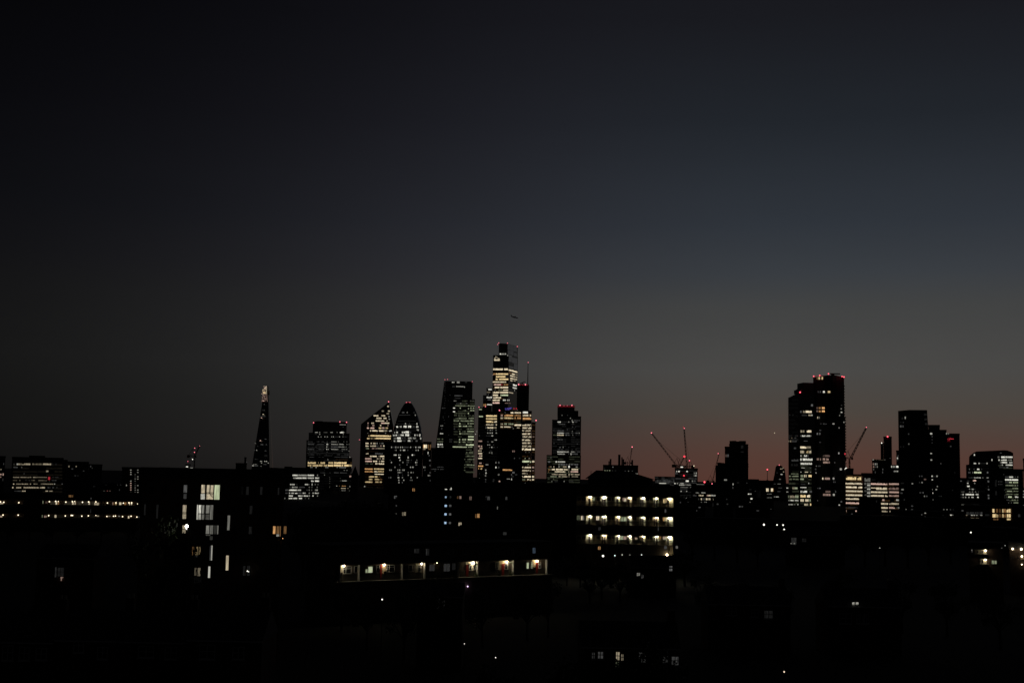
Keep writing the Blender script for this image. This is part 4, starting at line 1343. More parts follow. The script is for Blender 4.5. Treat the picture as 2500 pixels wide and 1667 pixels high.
def near_window(f, x0, y0, x1, y1, code=None, dig=0, mat=None, frame=WHITE, d=0.02, bars=(), t=0.07, plain=True):
    """framed window with its pane as a sub-part, on wall plane f"""
    ym, xm = (y0 + y1) / 2, (x0 + x1) / 2
    u0, u1 = f.uz(x0, ym)[0], f.uz(x1, ym)[0]
    z1, z0 = f.uz(xm, y0)[1], f.uz(xm, y1)[1]
    w, h = abs(u1 - u0), abs(z1 - z0)
    c = f.w((u0 + u1) / 2, (z0 + z1) / 2, d)
    me = bpy.data.meshes.new('window')
    mb = frame_mesh(w + 2 * t, h + 2 * t, t, bars=bars)
    me.from_pydata(mb.v, [], mb.f)
    me.materials.append(frame)
    o = bpy.data.objects.new('window', me)
    o.location = c - Vector(f.root.location)
    o.rotation_euler = (0, 0, f.rz)
    link(o, f.root)
    pm = mat or (glow_mat(code, dig, plain=plain) if code else DARKGL)
    p = bpy.data.objects.new('pane', unit_mesh('pane', pm))
    p.scale = (w, .02, h)
    p.location = (0, -.012, 0)
    link(p, o)
    return o


def lamp(f, x, y, r, st, code='w', d=0.6, name='lamp', long=None):
    """a glowing light fitting on a wall"""
    u, z = f.uz(x, y)
    m = glow_mat(code, float(st), lamp=True)
    if long:
        return inst(name, m, f.root, f.w(u, z, d), (long, .16, .12), f.rz)
    return inst(name, m, f.root, f.w(u, z, d), (r, r, r), 0, 'ball')


def uspan(f, x0, x1, y):
    return f.uz(x0, y)[0], f.uz(x1, y)[0]


# ------------------------------------------------------------------ gallery-access block with lit decks, centre right
ZC4 = (1370, 1150, 6.273)
DCK = 357.0
a, b = span(232, 1716, DCK, ZC4, 700)
root = thing('gallery_flats', 'block of flats with three long lit access decks, centre right', 'apartment block', ((a.x + b.x) / 2, (a.y + b.y) / 2, 0))
f = Face(root, a, b, ZC4)
L = f.len
zs = [(f.uz(975, 392)[1], f.uz(975, 536)[1]), (f.uz(975, 688)[1], f.uz(975, 825)[1]), (f.uz(975, 980)[1], f.uz(975, 1112)[1])]
zpar = f.uz(975, 235)[1]
DK = 1.5
f.slab('core_wall', 0, L, 0, zpar - .3, -9, 0, RENDER)
f.slab('facade_wall', 0, L, zs[0][0], zpar, .002, DK, PALEB)
f.slab('facade_wall', 0, L, zs[1][0], zs[0][1], .002, DK, PALEB)
f.slab('facade_wall', 0, L, zs[2][0], zs[1][1], .002, DK, PALEB)
f.slab('facade_wall', 0, L - 1.4, 0, zs[2][1], .002, DK, PALEB)
f.slab('roof', -.4, L + .4, zpar + .003, zpar + .5, -9.4, DK + .4, ROOFM)
patches = [(386, 474, ((424, 442),)), (608, 694, ((624, 641), (659, 676))), (826, 898, ((850, 871),)), (1008, 1080, ((1018, 1040),)),
           (1202, 1288, ((1211, 1227), (1242, 1259))), (1406, 1490, ((1421, 1436), (1455, 1471))), (1608, 1714, ((1630, 1646),))]
lampx = [(425, 462), (640, 685), (868, 892), (1040, 1066), (1246, 1274), (1448, 1478), (1636, 1690)]
DOOR = surf('dark_door', (0.035, 0.03, 0.03), .5, .2, 2)
for k, (zsf, zfl) in enumerate(zs):
    ymid = (392 + 296 * k)
    f.slab('deck_slab', -.05, L + .05, zfl - .22, zfl, DK, DK + .12, CONC)
    for j, (x0, x1, doors) in enumerate(patches):
        u0, u1 = uspan(f, x0, x1, ymid + 60)
        if u1 > L:
            u1 = L - .1
        # side fins closing each porch
        f.slab('porch_fin', u0 - .16, u0 - .02, zfl, zsf, 0, .5, RENDER)
        if j < 6:
            f.slab('porch_fin', u1 + .02, u1 + .16, zfl, zsf, 0, .5, RENDER)
        else:
            f.slab('end_wall', L - .12, L, zfl, zsf, 0, DK, RENDER)
        for (dx0, dx1) in doors:
            du0, du1 = uspan(f, dx0, dx1, ymid + 60)
            dr = f.slab('door', du0 - .1, du1 + .1, zfl + .02, zfl + 1.98, .01, .07, DOOR)
            f.slab('door_frame', du0 - .18, du1 + .18, zfl + 2.0, zfl + 2.08, .01, .1, WHITE)
        l0, l1 = uspan(f, *lampx[j], ymid + 10)
        mm = glow_mat('c' if (j + k) % 3 else 'w', (62.0, 74.0, 50.0)[(j + 2 * k) % 3] if j < 6 else 60.0, lamp=True)
        inst('deck_lamp', mm, root, f.w((l0 + l1) / 2, zsf - .2, .45), (abs(l1 - l0) * .8, .2, .12), f.rz)
    # railing
    MBr = MB()
    n = int(L / .2)
    for q in range(n):
        c0 = f.w(q * .2, zfl, DK + .02)
        c1 = f.w(q * .2, zfl + 1.05, DK + .02)
        dx = f.u * .045
        MBr.poly([c0 - dx, c0 + dx, c1 + dx, c1 - dx])
    o = MBr.build('baluster', RAILM, root)
    o['kind'] = 'stuff'
    f.slab('handrail', 0, L, zfl + 1.05, zfl + 1.12, DK - .02, DK + .06, RAILM)
# unlit kitchen windows between the porches
for yy in (424, 720, 1014):
    for (xa, xb) in ((250, 300), (320, 375), (540, 590), (705, 760), (780, 820), (1100, 1150), (1300, 1350), (1365, 1400), (1500, 1540)):
        if not (yy == 720 and xa < 600) and not (yy == 1014 and xa in (1100, 1500)):
            near_window(f, xa, yy - 22, xb, yy + 26, frame=WHITE, d=.03, bars=(('v', 0),), t=.06)
# lit windows on the decks
for (x0, y0, x1, y1, c, g) in ((1565, 425, 1582, 485, 'y', 8), (1588, 425, 1603, 485, 'y', 6), (1560, 700, 1574, 760, 'o', 7), (1580, 700, 1600, 760, 'y', 7), (1500, 985, 1530, 1040, 'o', 5),
                               (1560, 980, 1574, 1042, 'r', 7), (1580, 980, 1600, 1042, 'w', 7), (305, 682, 326, 745, 'w', 8), (332, 682, 350, 745, 'k', 4), (240, 675, 290, 745, 'g', 3),
                               (540, 685, 556, 748, 'w', 9), (564, 685, 583, 748, 'w', 8), (1132, 1015, 1148, 1040, 'w', 7), (1154, 1018, 1168, 1040, 'w', 6), (486, 400, 514, 450, 'g', 5),
                               (940, 405, 958, 455, 'r', 5), (962, 410, 1002, 462, 'w', 7), (905, 700, 955, 762, 'g', 5), (960, 700, 1006, 762, 'g', 6), (900, 990, 950, 1045, 'g', 6), (955, 995, 1006, 1045, 'r', 6)):
    near_window(f, x0, y0, x1, y1, c, g, frame=BLACKP, d=.03, plain=False)
f.o = f.o + f.n * DK
for (x0, y0, x1, y1, c, g) in ((1588, 580, 1602, 632, 'd', 5), (1612, 585, 1618, 635, 'd', 3), (1482, 858, 1492, 912, 'd', 4), (572, 855, 584, 905, 'd', 3), (590, 855, 604, 905, 'd', 3), (566, 1150, 581, 1198, 'o', 6),
                               (589, 1150, 603, 1198, 'o', 6), (1584, 1135, 1594, 1188, 'd', 6), (1603, 1135, 1614, 1188, 'd', 5)):
    near_window(f, x0, y0, x1, y1, c, g, frame=BLACKP, d=.03)
for k in range(9):
    for yy in (290, 590, 885):
        xx = 300 + k * 150
        if abs(xx - 1590) > 60:
            near_window(f, xx, yy + 8, xx + 40, yy + 58, frame=BLACKP, d=.03, bars=(('v', 0),))
for x, y0, y1 in ((460, 1140, 1330), (580, 1200, 1345), (695, 1140, 1340), (350, 1130, 1230)):
    u, z1 = f.uz(x, y0)
    _, z0 = f.uz(x, y1)
    f.slab('drainpipe', u - .05, u + .05, max(0, z0), z1, .02, .12, WHITE)
# lit bottom right corner of the block
f.o = f.o - f.n * DK
f.slab('entrance_wall', L - 1.4, L, 0, zs[2][1] - .25, .004, .9, WARMR)
lamp(f, 1618, 1272, .28, 12, 'w', d=1.9, name='entrance_lamp')

# house-top block with hipped roof right behind the gallery flats
root = thing('hipped_roof_block', 'dark hipped-roof building silhouetted above the gallery flats', 'building', at(1525, 1250, 430).xy.to_3d())
f = face_at(root, 385, 1430, 430, ZC4, 200)
zl, zr = f.uz(400, 112)[1], f.uz(1420, 130)[1]
ze = (zl + zr) / 2
mb = MB()
mb.prism([f.w(.6, 0, 0), f.w(f.len - .6, 0, 0), f.w(f.len - .6, 0, -12), f.w(.6, 0, -12)], 0, ze)
mb.build('wall', BRICK, root)
zr_ = ze + 2.9
e0, e1, e2, e3 = f.w(-.4, ze, .6), f.w(f.len + .4, ze, .6), f.w(f.len + .4, ze, -12.6), f.w(-.4, ze, -12.6)
r0, r1 = f.w(3.2, zr_, -6), f.w(f.len * .62, zr_ - .2, -6)
MB().poly([e0, e1, r1, r0]).poly([e1, e2, r1]).poly([e2, e3, r0, r1]).poly([e3, e0, r0]).poly([e0, e3, e2, e1]).build('roof', SLATE, root)
f.z = ZH
for x in (610, 800):
    uu, zt = f.uz(x, 680)
    _, zb_ = f.uz(x, 790)
    m2 = MB().tube(f.w(uu, zb_ - 1, -4), f.w(uu, zt, -4), .05)
    for q in range(4):
        m2.tube(f.w(uu - .5 + q * .08, zt - .25 * q, -4), f.w(uu + .5 - q * .08, zt - .25 * q, -4), .03, n=4)
    m2.build('aerial', STEEL, root)

# ------------------------------------------------------------------ long slab of flats behind the low terrace
ZE4 = (800, 1150, 3.92)
root, f = tower('slab_flats', 'wide dark slab of flats with one blue-white stair window column', ZE4, [(585, 1170, 138), (1170, 2030, 128)], 420, 12, BRICK, 'apartment block', floors=999)
for (x, y, w, h, c, g) in ((1133, 165, 20, 22, 'k', 9), (1178, 167, 18, 20, 'k', 8), (1130, 247, 14, 18, 'b', 7), (1175, 247, 14, 18, 'd', 3), (1130, 330, 20, 20, 'b', 9), (1173, 330, 20, 20, 'd', 5),
                           (1128, 411, 20, 20, 'b', 9), (1172, 411, 20, 20, 'd', 6), (1126, 493, 20, 20, 'b', 9), (1170, 493, 20, 20, 'd', 5), (817, 177, 10, 28, 'o', 6), (830, 177, 10, 28, 'o', 6),
                           (650, 248, 28, 28, 'd', 5), (657, 330, 12, 16, 'd', 4), (655, 408, 10, 10, 'k', 4), (720, 408, 16, 34, 'w', 4), (740, 406, 16, 34, 'w', 5), (1245, 250, 14, 24, 'o', 3), (1270, 250, 18, 26, 'r', 5),
                           (1361, 258, 10, 34, 'r', 4), (1373, 258, 10, 34, 'r', 4), (1516, 258, 16, 34, 'd', 4), (1540, 258, 26, 34, 'd', 4), (1710, 258, 18, 30, 'd', 4), (1625, 350, 8, 26, 'k', 4), (1418, 427, 12, 36, 'o', 4),
                           (1442, 425, 24, 38, 'o', 6), (1258, 505, 10, 30, 'w', 7), (1275, 500, 12, 24, 'w', 6), (1695, 595, 34, 28, 'd', 3)):
    near_window(f, x - w / 2, y - h / 2, x + w / 2, y + h / 2, c, g, frame=BLACKP, plain=False)
for k in range(8):
    for y in (178, 258, 340, 420):
        x = 690 + k * 172 + (20 if y % 4 else 0)
        if abs(x - 1150) > 60:
            near_window(f, x - 62, y - 12, x - 36, y + 16, frame=WHITE, t=.05, bars=(('v', 0),))
root, f = tower('end_flats', 'dark flats with four small lit windows stacked at its left end', ZE4, [(1972, 2400, 126)], 440, 12, BRICK, 'apartment block', floors=999)
for (x, y, w, h, c, g) in ((2012, 188, 16, 18, 'k', 7), (1996, 265, 14, 24, 'g', 5), (2014, 265, 14, 24, 'g', 7), (2012, 338, 20, 20, 'k', 6), (2005, 362, 26, 10, 'd', 3)):
    near_window(f, x - w / 2, y - h / 2, x + w / 2, y + h / 2, c, g, frame=BLACKP, plain=False)

# ------------------------------------------------------------------ low maisonettes with red doors (angled facade)
ZX, ZY = (820, 1310, 8.711), (1080, 1310, 8.711)
a = Vector((-33.0, 233.6, 0))
b = Vector((8.4, 263.9, 0))
root = thing('maisonette_terrace', 'low maisonettes with lamp-lit red doors along a raised walkway', 'apartment block', ((a.x + b.x) / 2, (a.y + b.y) / 2, 0))
f = Face(root, a, b, ZX)
L = f.len
zf = f.uz(1000, 912)[1]
zsf = f.uz(1000, 572)[1]
zrf = f.uz(1000, 190)[1]
BR2 = surf('dark_brick', (0.14, 0.115, 0.09), .9, .25, 1.4, bump=.3)
PLINTH = surf('grey_plinth', (0.10, 0.095, 0.083), .9, .12, 1.0)
f.slab('wall', 0, L, 0, zsf, -8, 0, BR2)
f.slab('upper_wall', -.1, L + .1, zsf, zrf, -8, .9, BR2)
f.slab('roof', -.5, L + .5, zrf + .003, zrf + .4, -8.4, 1.3, ROOFM)
f.slab('walkway', -.05, L, zf - .25, zf, .002, 1.7, CONC)
f.slab('lower_wall', -.05, L, 0, zf - .25, .004, 1.2, BR2)
f.slab('plinth', .02, L, zf, zf + 1.15, .002, .06, PLINTH)


def pan(name, z, x0, y0, x1, y1, d0, d1, mat):
    f.z = z
    ym, xm = (y0 + y1) / 2, (x0 + x1) / 2
    u0, u1 = uspan(f, x0, x1, ym)
    f_z1, f_z0 = f.uz(xm, y0)[1], f.uz(xm, y1)[1]
    return f.slab(name, u0, u1, f_z0, min(f_z1, zsf - .002), d0, d1, mat)


# fins dividing the homes
for z, x in ((ZX, 60), (ZX, 475), (ZX, 1392), (ZX, 1868), (ZY, 318), (ZY, 724), (ZY, 1482), (ZY, 2196)):
    f.z = z
    u = f.uz(x, 700)[0]
    f.slab('white_fin', u - .09, u + .09, zf, zsf, 0, .58, WHITE)
# rendered bays
for z, x0, x1, m in ((ZX, 75, 150, RENDER), (ZX, 985, 1068, WARMR), (ZX, 1690, 1735, RENDER), (ZY, 492, 650, RENDER), (ZY, 1195, 1320, WARMR), (ZY, 1320, 1400, RENDER), (ZY, 1912, 1982, WARMR)):
    f.z = z
    u0, u1 = uspan(f, x0, x1, 700)
    f.slab('rendered_bay', u0, u1, zf + .9, zsf - .01, .003, .05, m)
# red doors and piers
for z, x0, x1, y0, y1 in ((ZY, 497, 550, 588, 840), (ZY, 1258, 1310, 572, 820), (ZY, 1984, 2028, 555, 775), (ZX, 935, 970, 590, 905)):
    pan('door', z, x0, y0, x1, y1, .05, .12, REDP)
# framed windows
for z, x0, y0, x1, y1, c, g, bars in ((ZX, 155, 635, 315, 775, None, 0, (('v', -.17), ('h', .2))), (ZX, 388, 628, 452, 758, None, 0, ()), (ZX, 625, 688, 665, 760, 'g', 6, ()), (ZX, 682, 632, 770, 757, 'g', 7, ()),
                                      (ZX, 856, 612, 915, 758, None, 0, (('h', .22),)), (ZX, 1082, 606, 1236, 742, None, 0, (('v', -.18), ('h', .2))), (ZX, 1545, 600, 1650, 728, None, 0, (('v', .2),)),
                                      (ZX, 1740, 596, 1800, 736, None, 0, (('h', .22),)), (ZY, 562, 572, 606, 702, None, 0, (('h', .24),)), (ZY, 1325, 545, 1373, 686, None, 0, (('h', .24),)),
                                      (ZY, 1786, 548, 1828, 670, 'g', 7, ()), (ZY, 1878, 535, 1908, 665, 'g', 5, (('h', .1),)), (ZY, 2045, 548, 2084, 660, None, 0, (('h', .1),)), (ZY, 660, 560, 700, 690, None, 0, ()),
                                      (ZY, 1125, 545, 1185, 680, None, 0, (('v', 0),)), (ZX, 1980, 590, 2090, 720, 'd', 3, (('v', 0),)), (ZY, 20, 570, 150, 730, 'd', 3, (('v', 0),)), (ZY, 200, 560, 270, 700, 'd', 2, (('v', 0),))):  # dim panes in the gap glow in place of light from neighbouring lamps
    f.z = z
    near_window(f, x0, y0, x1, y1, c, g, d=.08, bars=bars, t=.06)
f.z = ZX
f.o = f.o + f.n * .9
for z, x0, y0, x1, y1, c, g in ((ZX, 1662, 255, 1690, 340, 'd', 3), (ZX, 1700, 250, 1765, 345, 'd', 2), (ZX, 1908, 252, 1940, 390, 'd', 3), (ZX, 1950, 252, 1978, 390, 'd', 2), (ZY, 1912, 230, 1974, 346, 'b', 3)):
    f.z = z
    near_window(f, x0, y0, x1, y1, c, g, d=.05, t=.05, plain=False)
for z, xs in ((ZX, (150, 420, 700, 960, 1230, 1500)), (ZY, (120, 430, 760, 1080, 1400, 1680))):
    f.z = z
    for x in xs:
        near_window(f, x, 255, x + 100, 360, d=.05, t=.06, bars=(('v', .1),))
f.o = f.o - f.n * .9
for z, x, y, st in ((ZX, 147, 602, 12), (ZX, 1005, 586, 11), (ZX, 1800, 568, 6), (ZY, 627, 548, 14), (ZY, 1342, 528, 14), (ZY, 1987, 510, 13)):
    f.z = z
    lamp(f, x, y, .155, st * 4.4, 'w', d=.45, name='porch_lamp')
# little porch brackets and planters
pan('porch_bracket', ZY, 652, 552, 710, 566, .06, .7, WHITE)
pan('porch_bracket', ZY, 1410, 536, 1470, 546, .06, .6, WHITE)
pan('meter_box', ZX, 1015, 728, 1055, 790, .07, .3, BLACKP)
pan('meter_box', ZX, 88, 755, 128, 815, .07, .3, BLACKP)
pan('meter_box', ZY, 1928, 640, 1968, 690, .07, .3, BLACKP)
f.z = ZY
for x in (1420, 690, 1178):
    u, _ = f.uz(x, 760)
    mb = MB()
    for q in range(60):
        c = f.w(u + random.gauss(0, .3), zf + .5 + random.gauss(0, .25), .5 + random.gauss(0, .15))
        mb.poly([c, c + Vector((random.uniform(-.15, .15), 0, .15)), c + Vector((.1, random.uniform(-.1, .1), .05))])
    mb.box(tuple(f.w(u, zf, .5) - Vector((.3, .15, 0))), tuple(f.w(u, zf, .5) + Vector((.3, .15, .35)))).build('planter', LEAFM, root)
f.z = ZX
lamp(f, 2120, 548, .07, 12, 'w', d=.5, name='porch_lamp')  # added lamp that brightens the dark bay, no fitting belongs here
f.z = ZY
lamp(f, 440, 1037, .1, 5, 'p', d=1.6, name='purple_lamp')

# ------------------------------------------------------------------ near dark apartment block, left
ZN = (350, 1150, 5.2275)
root, f = tower('balcony_flats', 'near dark apartment block with tall lit windows, left of centre', ZN, [(-10, 1800, 8)], 187, 14, BRICK, 'apartment block', floors=999)
for (x0, y0, x1, y1, c, g) in ((740, 173, 785, 278, 'w', 7), (733, 288, 783, 357, 'k', 7), (810, 175, 845, 280, 'w', 7), (858, 177, 893, 280, 'w', 7), (803, 290, 890, 357, 'w', 7), (905, 175, 973, 360, 'g', 7),
                               (682, 428, 698, 615, 'k', 7), (707, 430, 738, 535, 'k', 8), (703, 545, 735, 615, 'k', 6), (748, 432, 775, 537, 'k', 5), (745, 547, 775, 615, 'k', 4), (800, 433, 843, 535, 'k', 5),
                               (795, 548, 843, 615, 'k', 3), (852, 430, 888, 615, 'k', 4), (800, 690, 838, 797, 'k', 5), (848, 690, 888, 800, 'k', 4), (897, 690, 940, 800, 'k', 2), (946, 690, 955, 800, 'k', 5),
                               (798, 808, 855, 820, 'k', 3), (848, 826, 884, 875, 'k', 2), (1072, 563, 1104, 750, 'k', 4), (1053, 1073, 1087, 1262, 'w', 7), (515, 175, 558, 272, 'd', 5), (513, 288, 552, 350, 'd', 4),
                               (503, 430, 548, 535, 'w', 6), (500, 545, 545, 605, 'w', 6), (500, 688, 545, 735, 'w', 6), (498, 742, 540, 790, 'w', 5), (622, 962, 655, 1068, 'o', 4), (664, 962, 700, 1068, 'y', 4),
                               (711, 960, 730, 1068, 'y', 4), (622, 1080, 690, 1092, 'd', 3), (848, 945, 858, 1135, 'd', 4), (864, 945, 880, 1135, 'k', 6), (652, 1230, 680, 1330, 'w', 3), (692, 1230, 727, 1335, 'w', 4),
                               (645, 1348, 740, 1425, 'd', 1), (827, 1212, 853, 1357, 'k', 7), (1655, 700, 1685, 797, 'o', 8), (1700, 700, 1735, 797, 'o', 4), (1743, 700, 1752, 830, 'o', 5), (1792, 700, 1825, 797, 'o', 4),
                               (1698, 803, 1732, 830, 'k', 6), (1310, 195, 1345, 300, 'd', 2), (1490, 200, 1520, 300, 'd', 2), (1355, 440, 1390, 545, 'd', 2), (1345, 705, 1385, 800, 'd', 2), (1715, 210, 1735, 300, 'd', 2),
                               (1245, 195, 1275, 300, 'd', 1), (165, 425, 190, 600, 'd', 2), (10, 420, 30, 560, 'd', 2), (1270, 1205, 1300, 1330, 'd', 2), (1322, 1205, 1360, 1330, 'd', 2)):
    near_window(f, x0, y0, x1, y1, c, g, frame=BLACKP, d=.03, t=.05, plain=False)
for (x0, y0) in ((90, 170), (250, 170), (1000, 170), (1130, 690), (1250, 950), (1480, 950), (1640, 440), (300, 690), (60, 950), (260, 950), (1130, 430), (1490, 440)):
    near_window(f, x0, y0 + 10, x0 + 45, y0 + 105, frame=BLACKP, d=.03, t=.06, bars=(('v', 0),))
# juliet balcony rails in front of the lit windows
for (x0, y0, x1, y1, dg) in ((800, 268, 898, 358, 1), (498, 520, 552, 606, 0), (700, 540, 848, 616, 0), (508, 275, 560, 352, 0)):
    f_u0, f_u1 = uspan(f, x0, x1, (y0 + y1) / 2)
    z1_, z0_ = f.uz((x0 + x1) / 2, y0)[1], f.uz((x0 + x1) / 2, y1)[1]
    mb = MB()
    mb.tube(f.w(f_u0, z1_, .35), f.w(f_u1, z1_, .35), .035, n=4).tube(f.w(f_u0, z0_, .35), f.w(f_u1, z0_, .35), .03, n=4)
    mb.tube(f.w(f_u0, z0_, .35), f.w(f_u0, z1_, .35), .03, n=4).tube(f.w(f_u1, z0_, .35), f.w(f_u1, z1_, .35), .03, n=4)
    if dg:
        mb.tube(f.w(f_u0 + .3, z1_, .33), f.w(f_u1, z0_ + .15, .33), .03, n=4)
        mb.tube(f.w(f_u0 + .12, z0_, .33), f.w(f_u0 + .12, z1_, .33), .03, n=4)
    mb.build('balcony_rail', BLACKP, root)
f.beacon(1776, 853, 5, 'o', 1.6)
f.beacon(1326, 1268, 7, 'k', 3.0)
f.beacon(1342, 1276, 6, 'k', 2.0)
f.beacon(446, 1325, 3, 'k', 2.0)
f.rows('1530:30 405r4*5;1520:46 415r3*4;1545:24 398R2*6', 20, 20, 6)

# ------------------------------------------------------------------ far left gallery flats
DGL = 555.0
root = thing('long_gallery_flats', 'long low flats with two rows of small deck lights, far left', 'apartment block', at(170, 1260, DGL).xy.to_3d())
f = face_at(root, -200, 2620, DGL, ZF, 1200)
L = f.len
b1 = (f.uz(1200, 1030)[1], f.uz(1200, 1150)[1])
b2 = (f.uz(1200, 1285)[1], f.uz(1200, 1400)[1])
zp = f.uz(1200, 905)[1]
f.slab('core_wall', 0, L, 0, zp - .3, -9, 0, BRICK)
for z0_, z1_ in ((b1[0], zp), (b2[0], b1[1]), (0, b2[1])):
    f.slab('facade_wall', 0, L, z0_, z1_, .002, 1.4, BRICK)
    f.slab('deck_edge', -.05, L + .05, z1_ + .003, z1_ + .95 if z1_ < zp - 1 else z1_ + .3, 1.2, 1.44, CONC)
for x0, x1 in ((470, 800),):
    u0, u1 = uspan(f, x0, x1, 1200)
    f.slab('stair_tower', u0, u1, 0, zp + 1.5, 0, 2.6, BRICK)
for (x, y) in ((10, 1052), (75, 1060), (363, 1068), (945, 1048), (1065, 1042), (1115, 1045), (1260, 1057), (1385, 1048), (1430, 1045), (1577, 1060), (1695, 1053), (1833, 1053),
               (60, 1303), (350, 1305), (932, 1315), (1250, 1320), (1362, 1312), (1388, 1312), (1565, 1325), (1690, 1318), (1833, 1312)):
    lamp(f, x, y, .27 if (x, y) not in ((1115, 1045), (1430, 1045), (1833, 1312)) else .19, 2.2, 'w', d=1.15, name='deck_lamp')
f.z = ZF2
for (x, y) in ((165, 1097), (320, 1093), (455, 1100), (555, 1093), (605, 1093), (712, 1113), (155, 1342), (275, 1338), (310, 1335), (440, 1345), (595, 1338), (700, 1352)):
    lamp(f, x, y, .26 if x != 712 else .17, 2.2, 'w', d=1.15, name='deck_lamp')
f.rows('1110:54 262r5*12 282o4*20 322y7*20 400w8*40 490o5*40 568w8*18 607w8*18;1178:22 585w2*50;1340:18 200w5*36 380k6*30;1360:54 553w8*26;1355 738d5*12', 30, 40, 14, d=.1)  # panes here and below also paint lamp-lit doors and walls as glow
f.z = ZF
f.dim(830, 1880, 1080, 1081, 50, 'w', 2, 8, h=70, d=.06)  # glow panels added along the decks in place of lamp-lit walls
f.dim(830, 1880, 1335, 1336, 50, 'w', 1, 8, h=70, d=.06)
f.rows('1060:64 822g5*12;1065:40 890r3*40;1080:60 1078w8*30 1118o5*24 1395w8*30 1438w7*18 1460o3*10 1706w7*26;1110:100 1848w6*90;1240:90 1830d2*110 ;1105:90 30w6*60;1205:80 22w5*44;1350:80 20w6*44;1330:60 808g5*10;1335:44 865r5*40 885w5*24^20;1330:64 1062w7*36;1325:26 1870w5*50', 30, 100, 14, d=.1)  # lamp-lit stair wall and doors drawn as glowing panes
f.o = f.o + f.n * 1.42
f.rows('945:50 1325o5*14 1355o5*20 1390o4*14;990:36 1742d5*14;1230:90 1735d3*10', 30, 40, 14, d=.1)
f.o = f.o - f.n * 1.42
# ------------------------------------------------------------------ right lower flats with lamps
ZJ = (2360, 1290, 14.257)
root, f = tower('lamplit_flats', 'low flats with two lamp-lit landings near the right edge', ZJ, [(80, 1250, 560)], 300, 10, BRICK, 'apartment block', floors=999)
zfl = [f.uz(650, 1235)[1], f.uz(650, 915)[1]]
for (x0, x1, y0, y1, mt) in ((270, 690, 725, 880, RENDER), (460, 700, 1045, 1225, RENDER)):
    u0, u1 = uspan(f, x0, x1, (y0 + y1) / 2)
    f.slab('landing_wall', u0, u1, f.uz(500, y1)[1], f.uz(500, y0)[1], .01, .12, mt)
    f.slab('landing_slab', u0 - .3, u1 + .3, f.uz(500, y1)[1] - .25, f.uz(500, y1)[1], .01, 1.3, CONC)
    f.slab('canopy', u0 - .3, u1 + .3, f.uz(500, y0)[1] + .002, f.uz(500, y0)[1] + .2, .01, 1.3, CONC)
for (x0, y0, x1, y1) in ((350, 760, 410, 850), (515, 770, 580, 830), (515, 1080, 580, 1200)):
    near_window(f, x0, y0, x1, y1, frame=WHITE, d=.14)
lamp(f, 655, 745, .19, 18, 'w', d=.5, name='landing_lamp')
lamp(f, 650, 1065, .2, 18, 'w', d=.5, name='landing_lamp')
near_window(f, 875, 1105, 950, 1225, 'g', 5, frame=BLACKP, plain=False)
near_window(f, 970, 1110, 1045, 1225, 'g', 5, frame=BLACKP, plain=False)
f.rows('745:50 182k6*24;800:60 188d5*14;670 1222k5*30', 30, 30, 24)
root, f = tower('edge_flats', 'dark flats with bright wall lamps cut by the right picture edge', ZJ, [(1480, 2300, 560)], 320, 10, BRICK, 'apartment block', floors=999)
u0, u1 = uspan(f, 1865, 1985, 1000)
f.slab('landing_wall', u0, u1, f.uz(1900, 1072)[1], f.uz(1900, 930)[1], .01, .1, WARMR)
for (x, y, r) in ((1603, 697, .22), (1900, 705, .26), (1920, 955, .2), (1920, 1238, .13)):
    lamp(f, x, y, r, 8, 'w', d=.7, name='wall_lamp')
f.rows('1010:40 1600d2*60 1800d2*60', 30, 60, 30)

# ------------------------------------------------------------------ low rooftops that close the middle distance
for (x0, x1, y, D, lb) in ((735, 962, 1240, 520, 'unlit rooftops below the gold double-floor tower'), (1645, 1700, 1232, 700, 'unlit roof just right of the gallery flats'),
                           (1700, 2052, 1268, 560, 'long unlit roof under the twin towers'), (2052, 2400, 1262, 600, 'long unlit roof below the pink-lit offices'),
                           (2400, 2540, 1290, 520, 'unlit roof below the golden window'), (1340, 1432, 1190, 640, 'unlit roof left of the hipped building'),
                           (1596, 1660, 1182, 900, 'dark parapet between gallery flats and building site')):
    root, f = tower('low_building', lb, (0, 0, 1.0), [(x0, x0 + (x1 - x0) * .6, y), (x0 + (x1 - x0) * .6, x1, y + 5)], D, 14, BRICK, 'building', floors=3.0)

